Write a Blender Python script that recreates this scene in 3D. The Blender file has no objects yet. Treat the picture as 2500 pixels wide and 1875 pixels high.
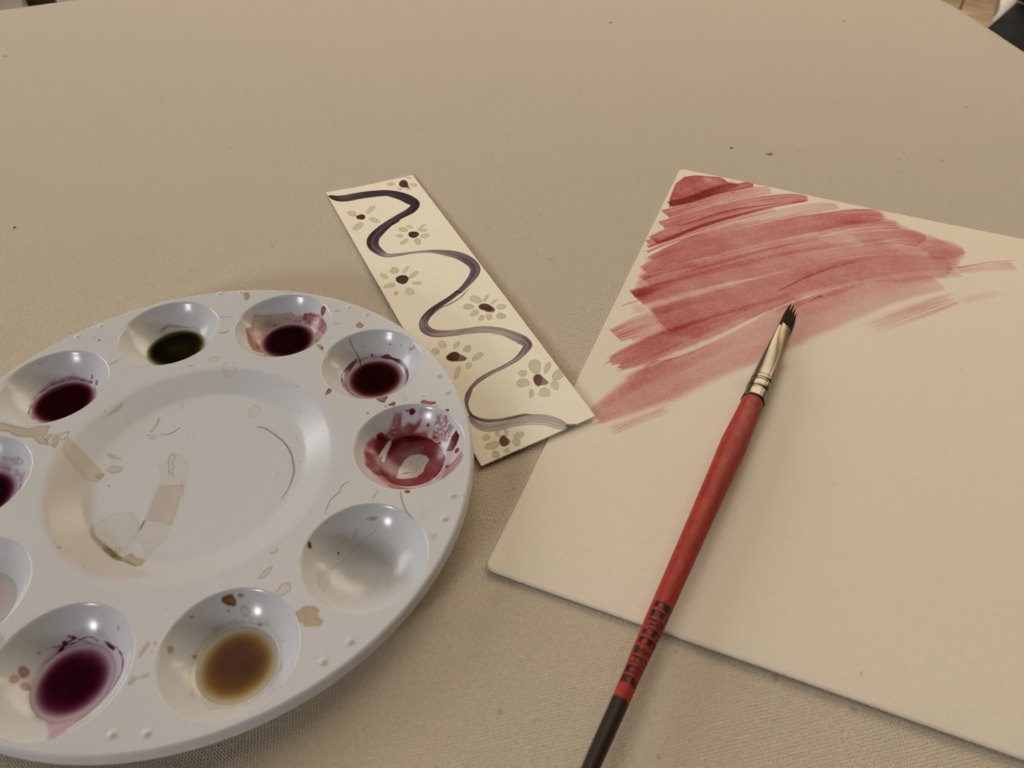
import bpy, math, random
import numpy as np
from mathutils import Vector

rng = np.random.default_rng(7)
random.seed(7)
S = bpy.context.scene
COL = S.collection
CM = 0.01

# ------------------------------------------------------------------ camera
F_PX, PITCH, ROLL, CAM_H = 1820.0, 0.7908, 0.0009, 18.99      # focal (photo px), pitch below horizon, height above the table in cm
cam_d = bpy.data.cameras.new("camera")
cam = bpy.data.objects.new("camera", cam_d)
COL.objects.link(cam)
cam.location = (0, 0, CAM_H * CM)
cam.rotation_euler = (math.pi / 2 - PITCH, 0, 0)
cam_d.sensor_width = 36.0
cam_d.lens = F_PX / 2500.0 * 36.0
cam_d.clip_start = 0.01
cam_d.clip_end = 30
cam_d.dof.use_dof = True
cam_d.dof.focus_distance = 0.29
cam_d.dof.aperture_fstop = 20
S.camera = cam
S.render.resolution_x, S.render.resolution_y = 1024, 768

# ------------------------------------------------------------------ world and lamps
world = bpy.data.worlds.new("World")
S.world = world
world.use_nodes = True
bg = world.node_tree.nodes["Background"]
bg.inputs["Color"].default_value = (1.0, 0.85, 0.66, 1)
bg.inputs["Strength"].default_value = 0.04
S.view_settings.view_transform = 'Standard'
S.view_settings.look = 'None'
S.view_settings.exposure = -0.20
S.view_settings.gamma = 1.0


def area(name, loc, target, w, h, power, color):
    d = bpy.data.lights.new(name, 'AREA')
    d.shape = 'RECTANGLE'
    d.size, d.size_y = w, h
    d.energy = power
    d.color = color
    o = bpy.data.objects.new(name, d)
    COL.objects.link(o)
    o.location = loc
    o.rotation_euler = (Vector(target) - Vector(loc)).to_track_quat('-Z', 'Y').to_euler()
    return o


# room lamp above the far left of the table, a cool window behind the viewer, a warm lamp to the right
area("ceiling_lamp", (-0.30, 0.95, 2.20), (0.0, 0.40, 0), 1.5, 1.5, 9.0, (1.0, 0.87, 0.71))
area("far_fill", (0.38, 1.12, 0.72), (0.0, 0.34, 0), 1.25, 0.60, 10.6, (1.0, 0.84, 0.63))  # added light; its falloff leaves the near end of the table darker
area("left_window", (-1.80, 0.80, 0.80), (0.0, 0.35, 0), 1.0, 0.8, 18.5, (0.96, 0.92, 0.90))
area("floor_fill", (1.55, 2.75, -0.12), (1.25, 2.05, -0.72), 0.3, 0.3, 4.3, (1.0, 0.80, 0.58))  # unseen light added below table height to brighten the boards and chair
area("floor_fill_left", (-1.5, 2.6, -0.12), (-1.5, 2.3, -0.72), 0.4, 0.4, 3.2, (1.0, 0.90, 0.78))  # added to lift the dark rug and stool, no lamp stands here
area("window_light", (-1.84, -2.35, 1.06), (-0.08, 0.15, 0), 0.38, 0.48, 38.0, (0.93, 0.92, 0.93))
area("side_lamp", (1.45, 1.0, 0.52), (0.0, 0.2, 0), 0.16, 0.55, 2.8, (1.0, 0.72, 0.45))

# ------------------------------------------------------------------ maths helpers (centimetres)
CP, SP = math.cos(PITCH), math.sin(PITCH)
FW = np.array([0, CP, -SP])
RT = np.array([1.0, 0, 0])
UP = np.array([0, SP, CP])
EYE = np.array([0, 0, CAM_H])


def onto(q, z=0.0):
    """points seen in the photograph (photo px) -> points on the horizontal plane z (cm)"""
    q = np.atleast_2d(np.asarray(q, float))
    d = FW + ((q[:, 0] - 1250) / F_PX)[:, None] * RT - ((q[:, 1] - 937.5) / F_PX)[:, None] * UP
    t = (z - EYE[2]) / d[:, 2]
    return EYE + d * t[:, None]


def zoom(ox, oy, s):
    return lambda x, y: (ox + x / s, oy + y / s)


def smooth01(a, b, x):
    t = np.clip((x - a) / (b - a), 0, 1)
    return t * t * (3 - 2 * t)


_tab = rng.random((256, 256))


def vnoise(x, y):
    xi, yi = np.floor(x).astype(int), np.floor(y).astype(int)
    fx, fy = x - xi, y - yi
    fx, fy = fx * fx * (3 - 2 * fx), fy * fy * (3 - 2 * fy)
    g = lambda a, b: _tab[a % 256, b % 256]
    return (g(xi, yi) * (1 - fx) + g(xi + 1, yi) * fx) * (1 - fy) + (g(xi, yi + 1) * (1 - fx) + g(xi + 1, yi + 1) * fx) * fy


def fbm(x, y, o=4):
    s, a, t = 0, 1.0, 0
    for k in range(o):
        s = s + a * vnoise(x * 2 ** k + 17.3 * k, y * 2 ** k + 5.1 * k)
        t += a
        a *= 0.55
    return s / t


def catmull(P, n=80):
    P = np.asarray(P, float)
    if len(P) < 3:
        t = np.linspace(0, 1, n)[:, None]
        return P[0] * (1 - t) + P[-1] * t
    Q = np.vstack([2 * P[0] - P[1], P, 2 * P[-1] - P[-2]])
    m = len(P) - 1
    out = []
    for u in np.linspace(0, m - 1e-9, n):
        i = int(u)
        t = u - i
        a, b, c, d = Q[i], Q[i + 1], Q[i + 2], Q[i + 3]
        out.append(0.5 * ((2 * b) + (c - a) * t + (2 * a - 5 * b + 4 * c - d) * t * t + (3 * b - a - 3 * c + d) * t ** 3))
    return np.array(out)


# ------------------------------------------------------------------ watercolour: pigment density laid on a surface, point by point
class Paint:
    def __init__(s, X, Y, base):
        s.X, s.Y = X.ravel(), Y.ravel()
        s.D = np.zeros((s.X.size, 3))
        s.base = np.array(base)

    def near(s, P, m):
        lo, hi = P.min(0) - m, P.max(0) + m
        return np.nonzero((s.X > lo[0]) & (s.X < hi[0]) & (s.Y > lo[1]) & (s.Y < hi[1]))[0]

    def sd(s, P, I):
        x, y = s.X[I], s.Y[I]
        d = np.full(x.size, 1e9)
        ins = np.zeros(x.size, bool)
        for k in range(len(P)):
            a, b = P[k], P[(k + 1) % len(P)]
            e = b - a
            L = e @ e + 1e-12
            t = np.clip(((x - a[0]) * e[0] + (y - a[1]) * e[1]) / L, 0, 1)
            d = np.minimum(d, (x - a[0] - t * e[0]) ** 2 + (y - a[1] - t * e[1]) ** 2)
            c = ((a[1] > y) != (b[1] > y))
            xx = a[0] + (y - a[1]) * e[0] / (e[1] if abs(e[1]) > 1e-12 else 1e-12)
            ins ^= c & (x < xx)
        d = np.sqrt(d)
        return np.where(ins, -d, d)

    def blob(s, P, pig, dens, soft=0.02, edge=0.0, ew=0.03, noise=0.0, nf=6.0, rough=0.0, rf=8.0, erase=False, speck=0.0, top=False):
        P = np.asarray(P, float)[:, :2]
        I = s.near(P, 0.15 + soft)
        if not I.size:
            return
        d = s.sd(P, I)
        x, y = s.X[I], s.Y[I]
        if rough:
            d = d + rough * (fbm(x * rf, y * rf) - 0.5) * 2
        m = 1 - smooth01(-soft, soft, d)
        a = dens * m
        if noise:
            a = a * np.clip(1 + noise * (fbm(x * nf + 3, y * nf) - 0.5) * 3.2, 0, 3)
        if speck:
            a = a * smooth01(0.5 - 0.08, 0.5 + 0.06, fbm(x * nf * 2.5, y * nf * 2.5 + 9, 3) + speck)
        if edge:
            a = a + edge * np.exp(-((d + ew) / ew) ** 2) * m
        if top:
            s.D[I] = np.maximum(s.D[I], a[:, None] * np.asarray(pig))
        elif erase:
            s.D[I] *= (1 - np.clip(a, 0, 1))[:, None]
        else:
            s.D[I] += a[:, None] * np.asarray(pig)

    def stroke(s, C, hw, pig, dens, streak=0.0, sf=7.0, edge=0.0, rag=0.0, rag2=None, soft=0.12, side=0.0, dry=0.0, noise=0.0, n=90):
        """C centre line, hw half widths, dens one value or one per point; streaks run along the stroke"""
        C = np.asarray(C, float)[:, :2]
        k = len(C)
        hw = np.broadcast_to(np.asarray(hw, float), (k,))
        de = np.broadcast_to(np.asarray(dens, float), (k,))
        Q = catmull(np.column_stack([C, hw, de]), n)
        I = s.near(Q[:, :2], Q[:, 2].max() * 1.3)
        if not I.size:
            return
        x, y = s.X[I], s.Y[I]
        best = np.full(x.size, 1e9)
        tt = np.zeros(x.size); ss = np.zeros(x.size); hh = np.ones(x.size); dd = np.zeros(x.size); over = np.zeros(x.size)
        seg = np.hypot(*(np.diff(Q[:, :2], axis=0).T))
        acc = np.concatenate([[0], np.cumsum(seg)])
        for i in range(n - 1):
            a, b = Q[i], Q[i + 1]
            e = b[:2] - a[:2]
            L = math.sqrt(e @ e) + 1e-9
            u = ((x - a[0]) * e[0] + (y - a[1]) * e[1]) / L
            uc = np.clip(u, 0, L)
            px, py = x - a[0] - uc * e[0] / L, y - a[1] - uc * e[1] / L
            d2 = px * px + py * py
            m = d2 < best
            if not m.any():
                continue
            best[m] = d2[m]
            f = uc / L
            h = a[2] * (1 - f) + b[2] * f
            sg = np.sign(e[0] * (y - a[1]) - e[1] * (x - a[0]))
            tt[m] = (sg * np.sqrt(d2) / np.maximum(h, 1e-4))[m]
            ss[m] = (acc[i] + uc)[m]
            hh[m] = h[m]
            dd[m] = (a[3] * (1 - f) + b[3] * f)[m]
            ov = np.zeros(x.size)
            if i == 0:
                ov = np.maximum(0, -u)
            if i == n - 2:
                ov = np.maximum(0, u - L)
            over[m] = ov[m]
        T = acc[-1]
        lane = fbm(tt * sf + 31, ss * 0.35 + 2, 3)
        m = 1 - smooth01(1 - soft, 1 + soft * 0.4, np.abs(tt) + 0.10 * (fbm(ss * 1.7, tt * 0 + 4.4) - 0.5))
        m = m * (over < 0.03 + 0 * over)
        if rag or rag2:
            r2 = rag if rag2 is None else rag2
            m = m * smooth01(0, 0.06 + 0.25 * rag, ss - rag * 1.8 * lane + 0.02)
            m = m * smooth01(0, 0.06 + 0.25 * r2, T - ss - r2 * 1.8 * fbm(tt * sf + 77, ss * 0.3, 3) + 0.02)
        a = dd * m
        if streak:
            a = a * np.clip(1 + streak * (lane - 0.5) * 3.5, 0.05, 3)
        if side:
            a = a * np.clip(1 + side * tt, 0.1, 3)
        if dry:
            a = a * (1 - dry * smooth01(0.45, 0.62, fbm(tt * sf * 1.5 + 5, ss * 2.2, 4)))
        if noise:
            a = a * np.clip(1 + noise * (fbm(x * 7, y * 7) - 0.5) * 3, 0, 3)
        if edge:
            a = a + edge * np.exp(-((np.abs(tt) - 0.9) / 0.09) ** 2) * m * np.clip(fbm(ss * 1.1, tt + 8) * 2 - 0.4, 0, 2)
        s.D[I] += a[:, None] * np.asarray(pig)

    def color(s):
        c = s.base * np.exp(-s.D)
        return np.column_stack([np.clip(c, 0, 1), np.ones(len(c))])


def ellipse(cx, cy, rx, ry, a=0.0, n=18, wob=0.08):
    t = np.linspace(0, 2 * math.pi, n, endpoint=False)
    A = math.radians(a)
    w = 1 + wob * np.sin(2 * t + cx) + wob * 0.7 * np.sin(3 * t + cy)
    X, Y = rx * w * np.cos(t), ry * w * np.sin(t)
    return np.column_stack([cx + X * math.cos(A) - Y * math.sin(A), cy + X * math.sin(A) + Y * math.cos(A)])


# ------------------------------------------------------------------ object helpers
def link_mesh(name, me, m=None, parent=None, smooth=True):
    if m:
        me.materials.append(m)
    if smooth:
        me.polygons.foreach_set("use_smooth", np.ones(len(me.polygons), bool))
    me.update()
    o = bpy.data.objects.new(name, me)
    COL.objects.link(o)
    if parent:
        o.parent = parent
    return o


def mesh_np(name, V, Fq, col=None):
    """V (n,3) in cm, Fq (m,4) quads"""
    me = bpy.data.meshes.new(name)
    me.vertices.add(len(V))
    me.vertices.foreach_set("co", (np.asarray(V, np.float32) * CM).ravel())
    me.loops.add(Fq.size)
    me.loops.foreach_set("vertex_index", Fq.astype(np.int32).ravel())
    me.polygons.add(len(Fq))
    me.polygons.foreach_set("loop_start", np.arange(0, Fq.size, Fq.shape[1], dtype=np.int32))
    if col is not None:
        at = me.color_attributes.new("pigment", 'FLOAT_COLOR', 'POINT')
        at.data.foreach_set("color", np.asarray(col, np.float32).ravel())
    me.update(calc_edges=True)
    me.validate()
    return me


def quads(ny, nx, wrap=False):
    i = np.arange(ny - 1)[:, None] * nx
    if wrap:
        j = np.arange(nx)
        jn = (j + 1) % nx
    else:
        j = np.arange(nx - 1)
        jn = j + 1
    return np.stack([i + j, i + jn, i + nx + jn, i + nx + j], -1).reshape(-1, 4)


def pymesh(name, V, Fs, m, parent=None, smooth=False):
    me = bpy.data.meshes.new(name)
    me.from_pydata([tuple(np.array(v) * CM) for v in V], [], Fs)
    return link_mesh(name, me, m, parent, smooth)


def prism(name, poly, z0, z1, m, parent=None, bevel=0.0):
    n = len(poly)
    V = [(p[0], p[1], z0) for p in poly] + [(p[0], p[1], z1) for p in poly]
    Fs = [tuple(range(n))[::-1], tuple(range(n, 2 * n))] + [(i, (i + 1) % n, n + (i + 1) % n, n + i) for i in range(n)]
    o = pymesh(name, V, Fs, m, parent)
    if bevel:
        b = o.modifiers.new("bevel", 'BEVEL')
        b.width = bevel * CM
        b.segments = 4
        o.data.polygons.foreach_set("use_smooth", np.ones(len(o.data.polygons), bool))
    return o


def empty(name, loc, label=None, cat=None, group=None, kind=None):
    o = bpy.data.objects.new(name, None)
    COL.objects.link(o)
    o.location = (loc[0] * CM, loc[1] * CM, loc[2] * CM)
    o.empty_display_size = 0.02
    tag(o, label, cat, group, kind)
    return o


def tag(o, label=None, cat=None, group=None, kind=None):
    if label: o["label"] = label
    if cat: o["category"] = cat
    if group: o["group"] = group
    if kind: o["kind"] = kind
    return o


def tube(name, P, R, m, parent=None, seg=8):
    """tube along P (cm) with radii R"""
    P = np.asarray(P, float)
    R = np.broadcast_to(np.asarray(R, float), (len(P),))
    T = np.gradient(P, axis=0)
    T /= np.linalg.norm(T, axis=1)[:, None]
    ref = np.array([0, 0, 1.0])
    A = np.cross(T, ref); A /= np.linalg.norm(A, axis=1)[:, None] + 1e-9
    B = np.cross(T, A)
    t = np.linspace(0, 2 * math.pi, seg, endpoint=False)
    V = P[:, None] + R[:, None, None] * (np.cos(t)[None, :, None] * A[:, None] + np.sin(t)[None, :, None] * B[:, None])
    me = mesh_np(name, V.reshape(-1, 3), quads(len(P), seg, True))
    return link_mesh(name, me, m, parent)


# ------------------------------------------------------------------ materials
def mat(name, color=(.5, .5, .5), rough=.5, metal=0., spec=.5, attr=False):
    m = bpy.data.materials.new(name)
    m.use_nodes = True
    nt = m.node_tree
    b = nt.nodes["Principled BSDF"]
    b.inputs["Base Color"].default_value = (*color, 1)
    b.inputs["Roughness"].default_value = rough
    b.inputs["Metallic"].default_value = metal
    b.inputs["Specular IOR Level"].default_value = spec
    if attr:
        a = nt.nodes.new("ShaderNodeAttribute")
        a.attribute_name = "pigment"
        nt.links.new(a.outputs["Color"], b.inputs["Base Color"])
    return m, nt, b


def N(nt, t, **k):
    n = nt.nodes.new("ShaderNode" + t)
    for a, v in k.items():
        setattr(n, a, v)
    return n


def math_n(nt, op, a, b=None, c=None):
    n = N(nt, "Math", operation=op)
    for i, v in enumerate((a, b, c)):
        if v is None: continue
        if isinstance(v, (int, float)): n.inputs[i].default_value = v
        else: nt.links.new(v, n.inputs[i])
    return n.outputs[0]


def noise_n(nt, vec, scale, detail=3, rough=.5):
    n = N(nt, "TexNoise")
    n.inputs["Scale"].default_value = scale
    n.inputs["Detail"].default_value = detail
    n.inputs["Roughness"].default_value = rough
    nt.links.new(vec, n.inputs["Vector"])
    return n.outputs["Fac"]


def mixcol(nt, fac, a, b, mode='MIX'):
    n = N(nt, "Mix", data_type='RGBA', blend_type=mode)
    for s, v in ((n.inputs["Factor"], fac), (n.inputs[6], a), (n.inputs[7], b)):
        if isinstance(v, (int, float)): s.default_value = v
        elif isinstance(v, tuple): s.default_value = (*v, 1)
        else: nt.links.new(v, s)
    return n.outputs[2]


def bump(nt, b, h, dist, strength=1.0):
    n = N(nt, "Bump")
    n.inputs["Distance"].default_value = dist
    n.inputs["Strength"].default_value = strength
    nt.links.new(h, n.inputs["Height"])
    nt.links.new(n.outputs[0], b.inputs["Normal"])


# beige canvas: plain weave about one thread per millimetre, slightly rotated, with slubs and flecks
M_CANVAS, nt, b = mat("beige_canvas", rough=.93, spec=.12)
b.inputs["Sheen Weight"].default_value = 1.0
b.inputs["Sheen Roughness"].default_value = .45
b.inputs["Sheen Tint"].default_value = (1.0, .93, .85, 1)
tc = N(nt, "TexCoord")
mp = N(nt, "Mapping")
mp.inputs["Rotation"].default_value = (0, 0, math.radians(-12))
nt.links.new(tc.outputs["Object"], mp.inputs["Vector"])
vec = mp.outputs[0]
dn = N(nt, "TexNoise"); dn.inputs["Scale"].default_value = 60; dn.inputs["Detail"].default_value = 2
nt.links.new(vec, dn.inputs["Vector"])
vm = N(nt, "VectorMath", operation='MULTIPLY_ADD')
nt.links.new(dn.outputs["Color"], vm.inputs[0])
vm.inputs[1].default_value = (.0009, .0009, 0)
nt.links.new(vec, vm.inputs[2])
sx = N(nt, "SeparateXYZ"); nt.links.new(vm.outputs[0], sx.inputs[0])
wx = math_n(nt, 'SINE', math_n(nt, 'MULTIPLY', sx.outputs[0], 2 * math.pi / .00076))
wy = math_n(nt, 'SINE', math_n(nt, 'MULTIPLY', sx.outputs[1], 2 * math.pi / .00086))
weave = math_n(nt, 'MULTIPLY', wx, wy)
ribs = math_n(nt, 'MULTIPLY', wx, 0.55)
fine = noise_n(nt, vec, 900, 3, .6)
slub = noise_n(nt, vec, 130, 3, .6)
hgt = math_n(nt, 'ADD', math_n(nt, 'ADD', weave, ribs), math_n(nt, 'MULTIPLY', fine, 3.0))
hgt = math_n(nt, 'ADD', hgt, math_n(nt, 'MULTIPLY', slub, 2.0))
bump(nt, b, hgt, .00014, 1.0)
big = noise_n(nt, vec, 5.5, 3, .55)
big2 = noise_n(nt, vec, 14, 2, .5)
c = mixcol(nt, big, (.70, .60, .43), (.77, .625, .50))
c = mixcol(nt, math_n(nt, 'MULTIPLY', big2, .6), c, (.65, .57, .41))
shade = math_n(nt, 'MULTIPLY_ADD', weave, .05, .975)  # weave hollows coloured darker, shade painted between the threads
shade = math_n(nt, 'ADD', shade, math_n(nt, 'MULTIPLY_ADD', fine, .36, -.18))
cc = N(nt, "CombineColor")
for i in range(3): nt.links.new(shade, cc.inputs[i])
c = mixcol(nt, 1.0, c, cc.outputs[0], 'MULTIPLY')
vor = N(nt, "TexVoronoi"); vor.inputs["Scale"].default_value = 62
nt.links.new(vm.outputs[0], vor.inputs["Vector"])
sp = N(nt, "SeparateColor"); nt.links.new(vor.outputs["Color"], sp.inputs[0])
siz = math_n(nt, 'MULTIPLY', math_n(nt, 'POWER', sp.outputs[0], 5), .055)
fleck = math_n(nt, 'LESS_THAN', vor.outputs["Distance"], siz)
c = mixcol(nt, math_n(nt, 'MULTIPLY', fleck, .42), c, (.16, .11, .07))
vor2 = N(nt, "TexVoronoi"); vor2.inputs["Scale"].default_value = 170
dn2 = N(nt, "TexNoise"); dn2.inputs["Scale"].default_value = 700; nt.links.new(vec, dn2.inputs["Vector"])
vm2 = N(nt, "VectorMath", operation='MULTIPLY_ADD'); nt.links.new(dn2.outputs["Color"], vm2.inputs[0]); vm2.inputs[1].default_value = (.0022, .0022, 0); nt.links.new(vec, vm2.inputs[2])
nt.links.new(vm2.outputs[0], vor2.inputs["Vector"])
sp2 = N(nt, "SeparateColor"); nt.links.new(vor2.outputs["Color"], sp2.inputs[0])
fl2 = math_n(nt, 'LESS_THAN', vor2.outputs["Distance"], math_n(nt, 'MULTIPLY', math_n(nt, 'POWER', sp2.outputs[1], 7), .22))
c = mixcol(nt, math_n(nt, 'MULTIPLY', fl2, .30), c, (.20, .14, .09))
nt.links.new(c, b.inputs["Base Color"])


def paper_mat(name, rough=.85):
    m, nt, b = mat(name, rough=rough, spec=.25)
    a = N(nt, "Attribute"); a.attribute_name = "pigment"
    tc = N(nt, "TexCoord")
    f = noise_n(nt, tc.outputs["Object"], 1500, 3, .6)
    g = noise_n(nt, tc.outputs["Object"], 420, 2, .5)
    v = math_n(nt, 'ADD', math_n(nt, 'MULTIPLY_ADD', f, .16, .92), math_n(nt, 'MULTIPLY_ADD', g, .06, -.03))
    cc = N(nt, "CombineColor")
    for i in range(3): nt.links.new(v, cc.inputs[i])
    nt.links.new(mixcol(nt, 1.0, a.outputs["Color"], cc.outputs[0], 'MULTIPLY'), b.inputs["Base Color"])
    bump(nt, b, math_n(nt, 'ADD', f, g), .00006, .7)
    return m


M_PAPER = paper_mat("watercolour_paper")
M_CARD = paper_mat("painted_card")

M_PLASTIC, nt, b = mat("white_plastic", rough=.30, spec=.45, attr=True)
tc = N(nt, "TexCoord")
g1 = noise_n(nt, tc.outputs["Object"], 900, 3, .6)
at = [n for n in nt.nodes if n.type == 'ATTRIBUTE'][0]
v = math_n(nt, 'MULTIPLY_ADD', g1, .10, .95)
cc = N(nt, "CombineColor")
for i in range(3): nt.links.new(v, cc.inputs[i])
nt.links.new(mixcol(nt, 1.0, at.outputs["Color"], cc.outputs[0], 'MULTIPLY'), b.inputs["Base Color"])
nt.links.new(math_n(nt, 'MULTIPLY_ADD', noise_n(nt, tc.outputs["Object"], 120, 3, .5), .16, .15), b.inputs["Roughness"])
bump(nt, b, noise_n(nt, tc.outputs["Object"], 160, 2, .5), .00006, .5)
M_RIM, _, _ = mat("satin_white_plastic", rough=.5, spec=.35, attr=True)
M_PLASTIC_PLAIN, _, _ = mat("plain_white_plastic", (.605, .612, .628), .5, spec=.45)
M_LIQUID, nt, b = mat("wet_paint", rough=.07, spec=.35, attr=True)
b.inputs["IOR"].default_value = 1.33

# ------------------------------------------------------------------ floor, rug and chairs beyond the table
FLOOR_Z = -72.0
M_WOOD, nt, b = mat("oak_board", rough=.28, spec=.5)
tc = N(nt, "TexCoord")
oi = N(nt, "ObjectInfo")
mp = N(nt, "Mapping"); mp.inputs["Scale"].default_value = (30, 1.6, 1)
nt.links.new(tc.outputs["Object"], mp.inputs["Vector"])
ad = N(nt, "VectorMath", operation='ADD'); nt.links.new(mp.outputs[0], ad.inputs[0]); nt.links.new(oi.outputs["Random"], ad.inputs[1])
gr = noise_n(nt, ad.outputs[0], 3.0, 6, .65)
mp2 = N(nt, "Mapping"); mp2.inputs["Scale"].default_value = (5, 32, 1)
nt.links.new(tc.outputs["Object"], mp2.inputs["Vector"])
rip = noise_n(nt, mp2.outputs[0], 1.5, 4, .6)
c = mixcol(nt, gr, (.20, .135, .085), (.40, .29, .19))
c = mixcol(nt, math_n(nt, 'MULTIPLY', math_n(nt, 'POWER', rip, 4), 9.0), c, (.66, .50, .33))  # pale streaks painted as light reflections across the boards
nt.links.new(c, b.inputs["Base Color"])
bump(nt, b, rip, .02, 1.0)

floor = empty("floor", (0, 0, FLOOR_Z), kind="structure")
M_JOINT, _, _ = mat("floor_joint", (.05, .03, .018), .9)
pymesh("subfloor", [(-400, -200, -1.4), (500, -200, -1.4), (500, 600, -1.4), (-400, 600, -1.4)], [(0, 1, 2, 3)], M_JOINT, floor)
g0, g1 = onto([(2353, 0)], FLOOR_Z)[0], onto([(2343, 24)], FLOOR_Z)[0]
pd = (g0 - g1)[:2]; pd /= np.linalg.norm(pd)
pn = np.array([pd[1], -pd[0]])
board_ang = math.atan2(-pd[0], pd[1])
W0 = abs((onto([(2446, 4)], FLOOR_Z)[0][:2] - g0[:2]) @ pn)
BW = max(10.0, min(30.0, W0))
me = bpy.data.meshes.new("plank")
w, L, h, e = BW / 2 - .22, 89.8, 1.3, .25
V = [(-w, -L, -h), (w, -L, -h), (w, L, -h), (-w, L, -h), (-w, -L, -e), (w, -L, -e), (w, L, -e), (-w, L, -e),
     (-w + e, -L + e, 0), (w - e, -L + e, 0), (w - e, L - e, 0), (-w + e, L - e, 0)]
Fs = [(0, 1, 5, 4), (1, 2, 6, 5), (2, 3, 7, 6), (3, 0, 4, 7), (4, 5, 9, 8), (5, 6, 10, 9), (6, 7, 11, 10), (7, 4, 8, 11), (8, 9, 10, 11)]
me.from_pydata([tuple(np.array(q) * CM) for q in V], [], Fs)
me.materials.append(M_WOOD)
for i in range(-20, 12):
    for j in range(-1, 3):
        cc_ = g0[:2] + pn * BW * (i + .5) + pd * (180 * j + (i % 3) * 57)
        if not (-380 < cc_[0] < 480 and -180 < cc_[1] < 580):
            continue
        o = bpy.data.objects.new("plank", me)
        COL.objects.link(o)
        o.parent = floor
        o.location = (cc_[0] * CM, cc_[1] * CM, 0)
        o.rotation_euler = (0, 0, board_ang)

M_RUG, nt, b = mat("grey_rug", (.23, .20, .165), .95, spec=.1)
tc = N(nt, "TexCoord")
rn = noise_n(nt, tc.outputs["Object"], 90, 4, .7)
nt.links.new(mixcol(nt, rn, (.34, .30, .25), (.52, .47, .40)), b.inputs["Base Color"])
bump(nt, b, rn, .004)
rc = onto([(40, 2)], FLOOR_Z)[0]
rug = prism("rug", [(-105, -60), (75, -60), (75, 90), (-105, 90)], 0, 1.0, M_RUG, bevel=.3)
rug.location = (rc[0] * CM, rc[1] * CM, (FLOOR_Z + .05) * CM)
tag(rug, "grey woven rug on the floor beyond the far left table edge", "rug")

M_WHITE, _, _ = mat("white_painted_wood", (.78, .72, .64), .45)
M_SLATE, nt, b = mat("slate_fabric", (.035, .038, .042), .9, spec=.2)
tc = N(nt, "TexCoord")
sn = noise_n(nt, tc.outputs["Object"], 25, 4, .6)
nt.links.new(mixcol(nt, sn, (.012, .014, .016), (.055, .06, .066)), b.inputs["Base Color"])
bump(nt, b, noise_n(nt, tc.outputs["Object"], 400, 2, .5), .001)
M_BLACK, _, _ = mat("black_fabric", (.008, .008, .009), .9, spec=.1)
M_BROWN, _, _ = mat("dark_brown_wood", (.035, .02, .01), .55)

# chair with a slate cushion, seen over the right end of the far table edge
SZ = -30.0
a = onto([(2481, 5)], SZ)[0][:2]
bq = onto([(2416, 62)], SZ)[0][:2]
ed = (bq - a); ed /= np.linalg.norm(ed)
sd_ = np.array([-ed[1], ed[0]])
if sd_[0] < 0: sd_ = -sd_
ch = empty("chair", (a[0] + ed[0] * 22 + sd_[0] * 22, a[1] + ed[1] * 22 + sd_[1] * 22, FLOOR_Z + .05),
           "white framed chair with slate grey cushion beyond the right table edge", "chair")
base = np.array([ch.location.x, ch.location.y]) / CM
loc = lambda u, v: tuple(a + ed * u + sd_ * v - base)
zb = FLOOR_Z
prism("seat_cushion", [loc(0, 0), loc(44, 0), loc(44, 44), loc(0, 44)], SZ - 5 - zb, SZ - zb, M_SLATE, ch, .35)
fr = [tuple(onto([q], SZ - .8)[0][:2] - base) for q in ((2446, -25), (2500, -25), (2484, 6), (2440, 60), (2421, 49), (2438, 26))]
prism("seat_frame", fr, SZ - 4 - zb, SZ - .8 - zb, M_WHITE, ch, .2)
bk_ = [tuple(onto([q], SZ)[0][:2] - base) for q in ((2483, 4), (2560, 44), (2560, 10), (2500, -25))]
prism("backrest", bk_, SZ + .05 - zb, SZ + 34 - zb, M_BLACK, ch, .5)
for u, v in ((0, -3), (43, -3), (0, 43), (43, 43)):
    prism("leg", [loc(u, v), loc(u + 3, v), loc(u + 3, v + 3), loc(u, v + 3)], 0, SZ - 9.1 - zb, M_WHITE, ch, .3)

# stool with thin white legs, seen over the far left table edge
l0, l1 = onto([(54, -14)], -45)[0], onto([(59, 12)], -62)[0]
st = empty("stool", (l1[0], l1[1] + 6, FLOOR_Z + 1.1), "stool with slim white legs and dark brown box base beyond the left table edge", "stool")
sb = np.array([l1[0], l1[1] + 6, FLOOR_Z + 1.1])
tp = l1 + (l0 - l1) * 3.4
bt = l1 - (l0 - l1) * .55; bt[2] = max(bt[2], FLOOR_Z + 1.1)
tube("leg", [l1 - (l0 - l1) * .5 - sb, l1 - sb, l0 - sb, tp - sb], [.55, .6, .7, .8], M_WHITE, st, 12)
tube("leg", [l1 + (26, 0, 0) + (l1 - l0) * .5 - sb, l0 + (26, 0, 0) - sb, tp + (22, 0, 0) - sb], [.55, .7, .8], M_WHITE, st, 12)
db = onto([(62, 6), (89, 2)], -58)
cx_, wx_ = (db[0][0] + db[1][0]) / 2, abs(db[1][0] - db[0][0]) / 2
prism("base_box", [(cx_ - wx_ - sb[0], db[0][1] - sb[1]), (cx_ + wx_ - sb[0], db[0][1] - sb[1] + .5), (cx_ + wx_ - sb[0], db[0][1] - sb[1] + 12), (cx_ - wx_ - sb[0], db[0][1] - sb[1] + 12)],
      0, 30, M_BROWN, st, .4)
prism("seat", [(cx_ - 18 - sb[0], tp[1] - sb[1] - 10), (cx_ + 20 - sb[0], tp[1] - sb[1] - 10), (cx_ + 20 - sb[0], tp[1] - sb[1] + 22), (cx_ - 18 - sb[0], tp[1] - sb[1] + 22)],
      tp[2] - sb[2] - 1, tp[2] - sb[2] + 2, M_BROWN, st, .6)

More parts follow.
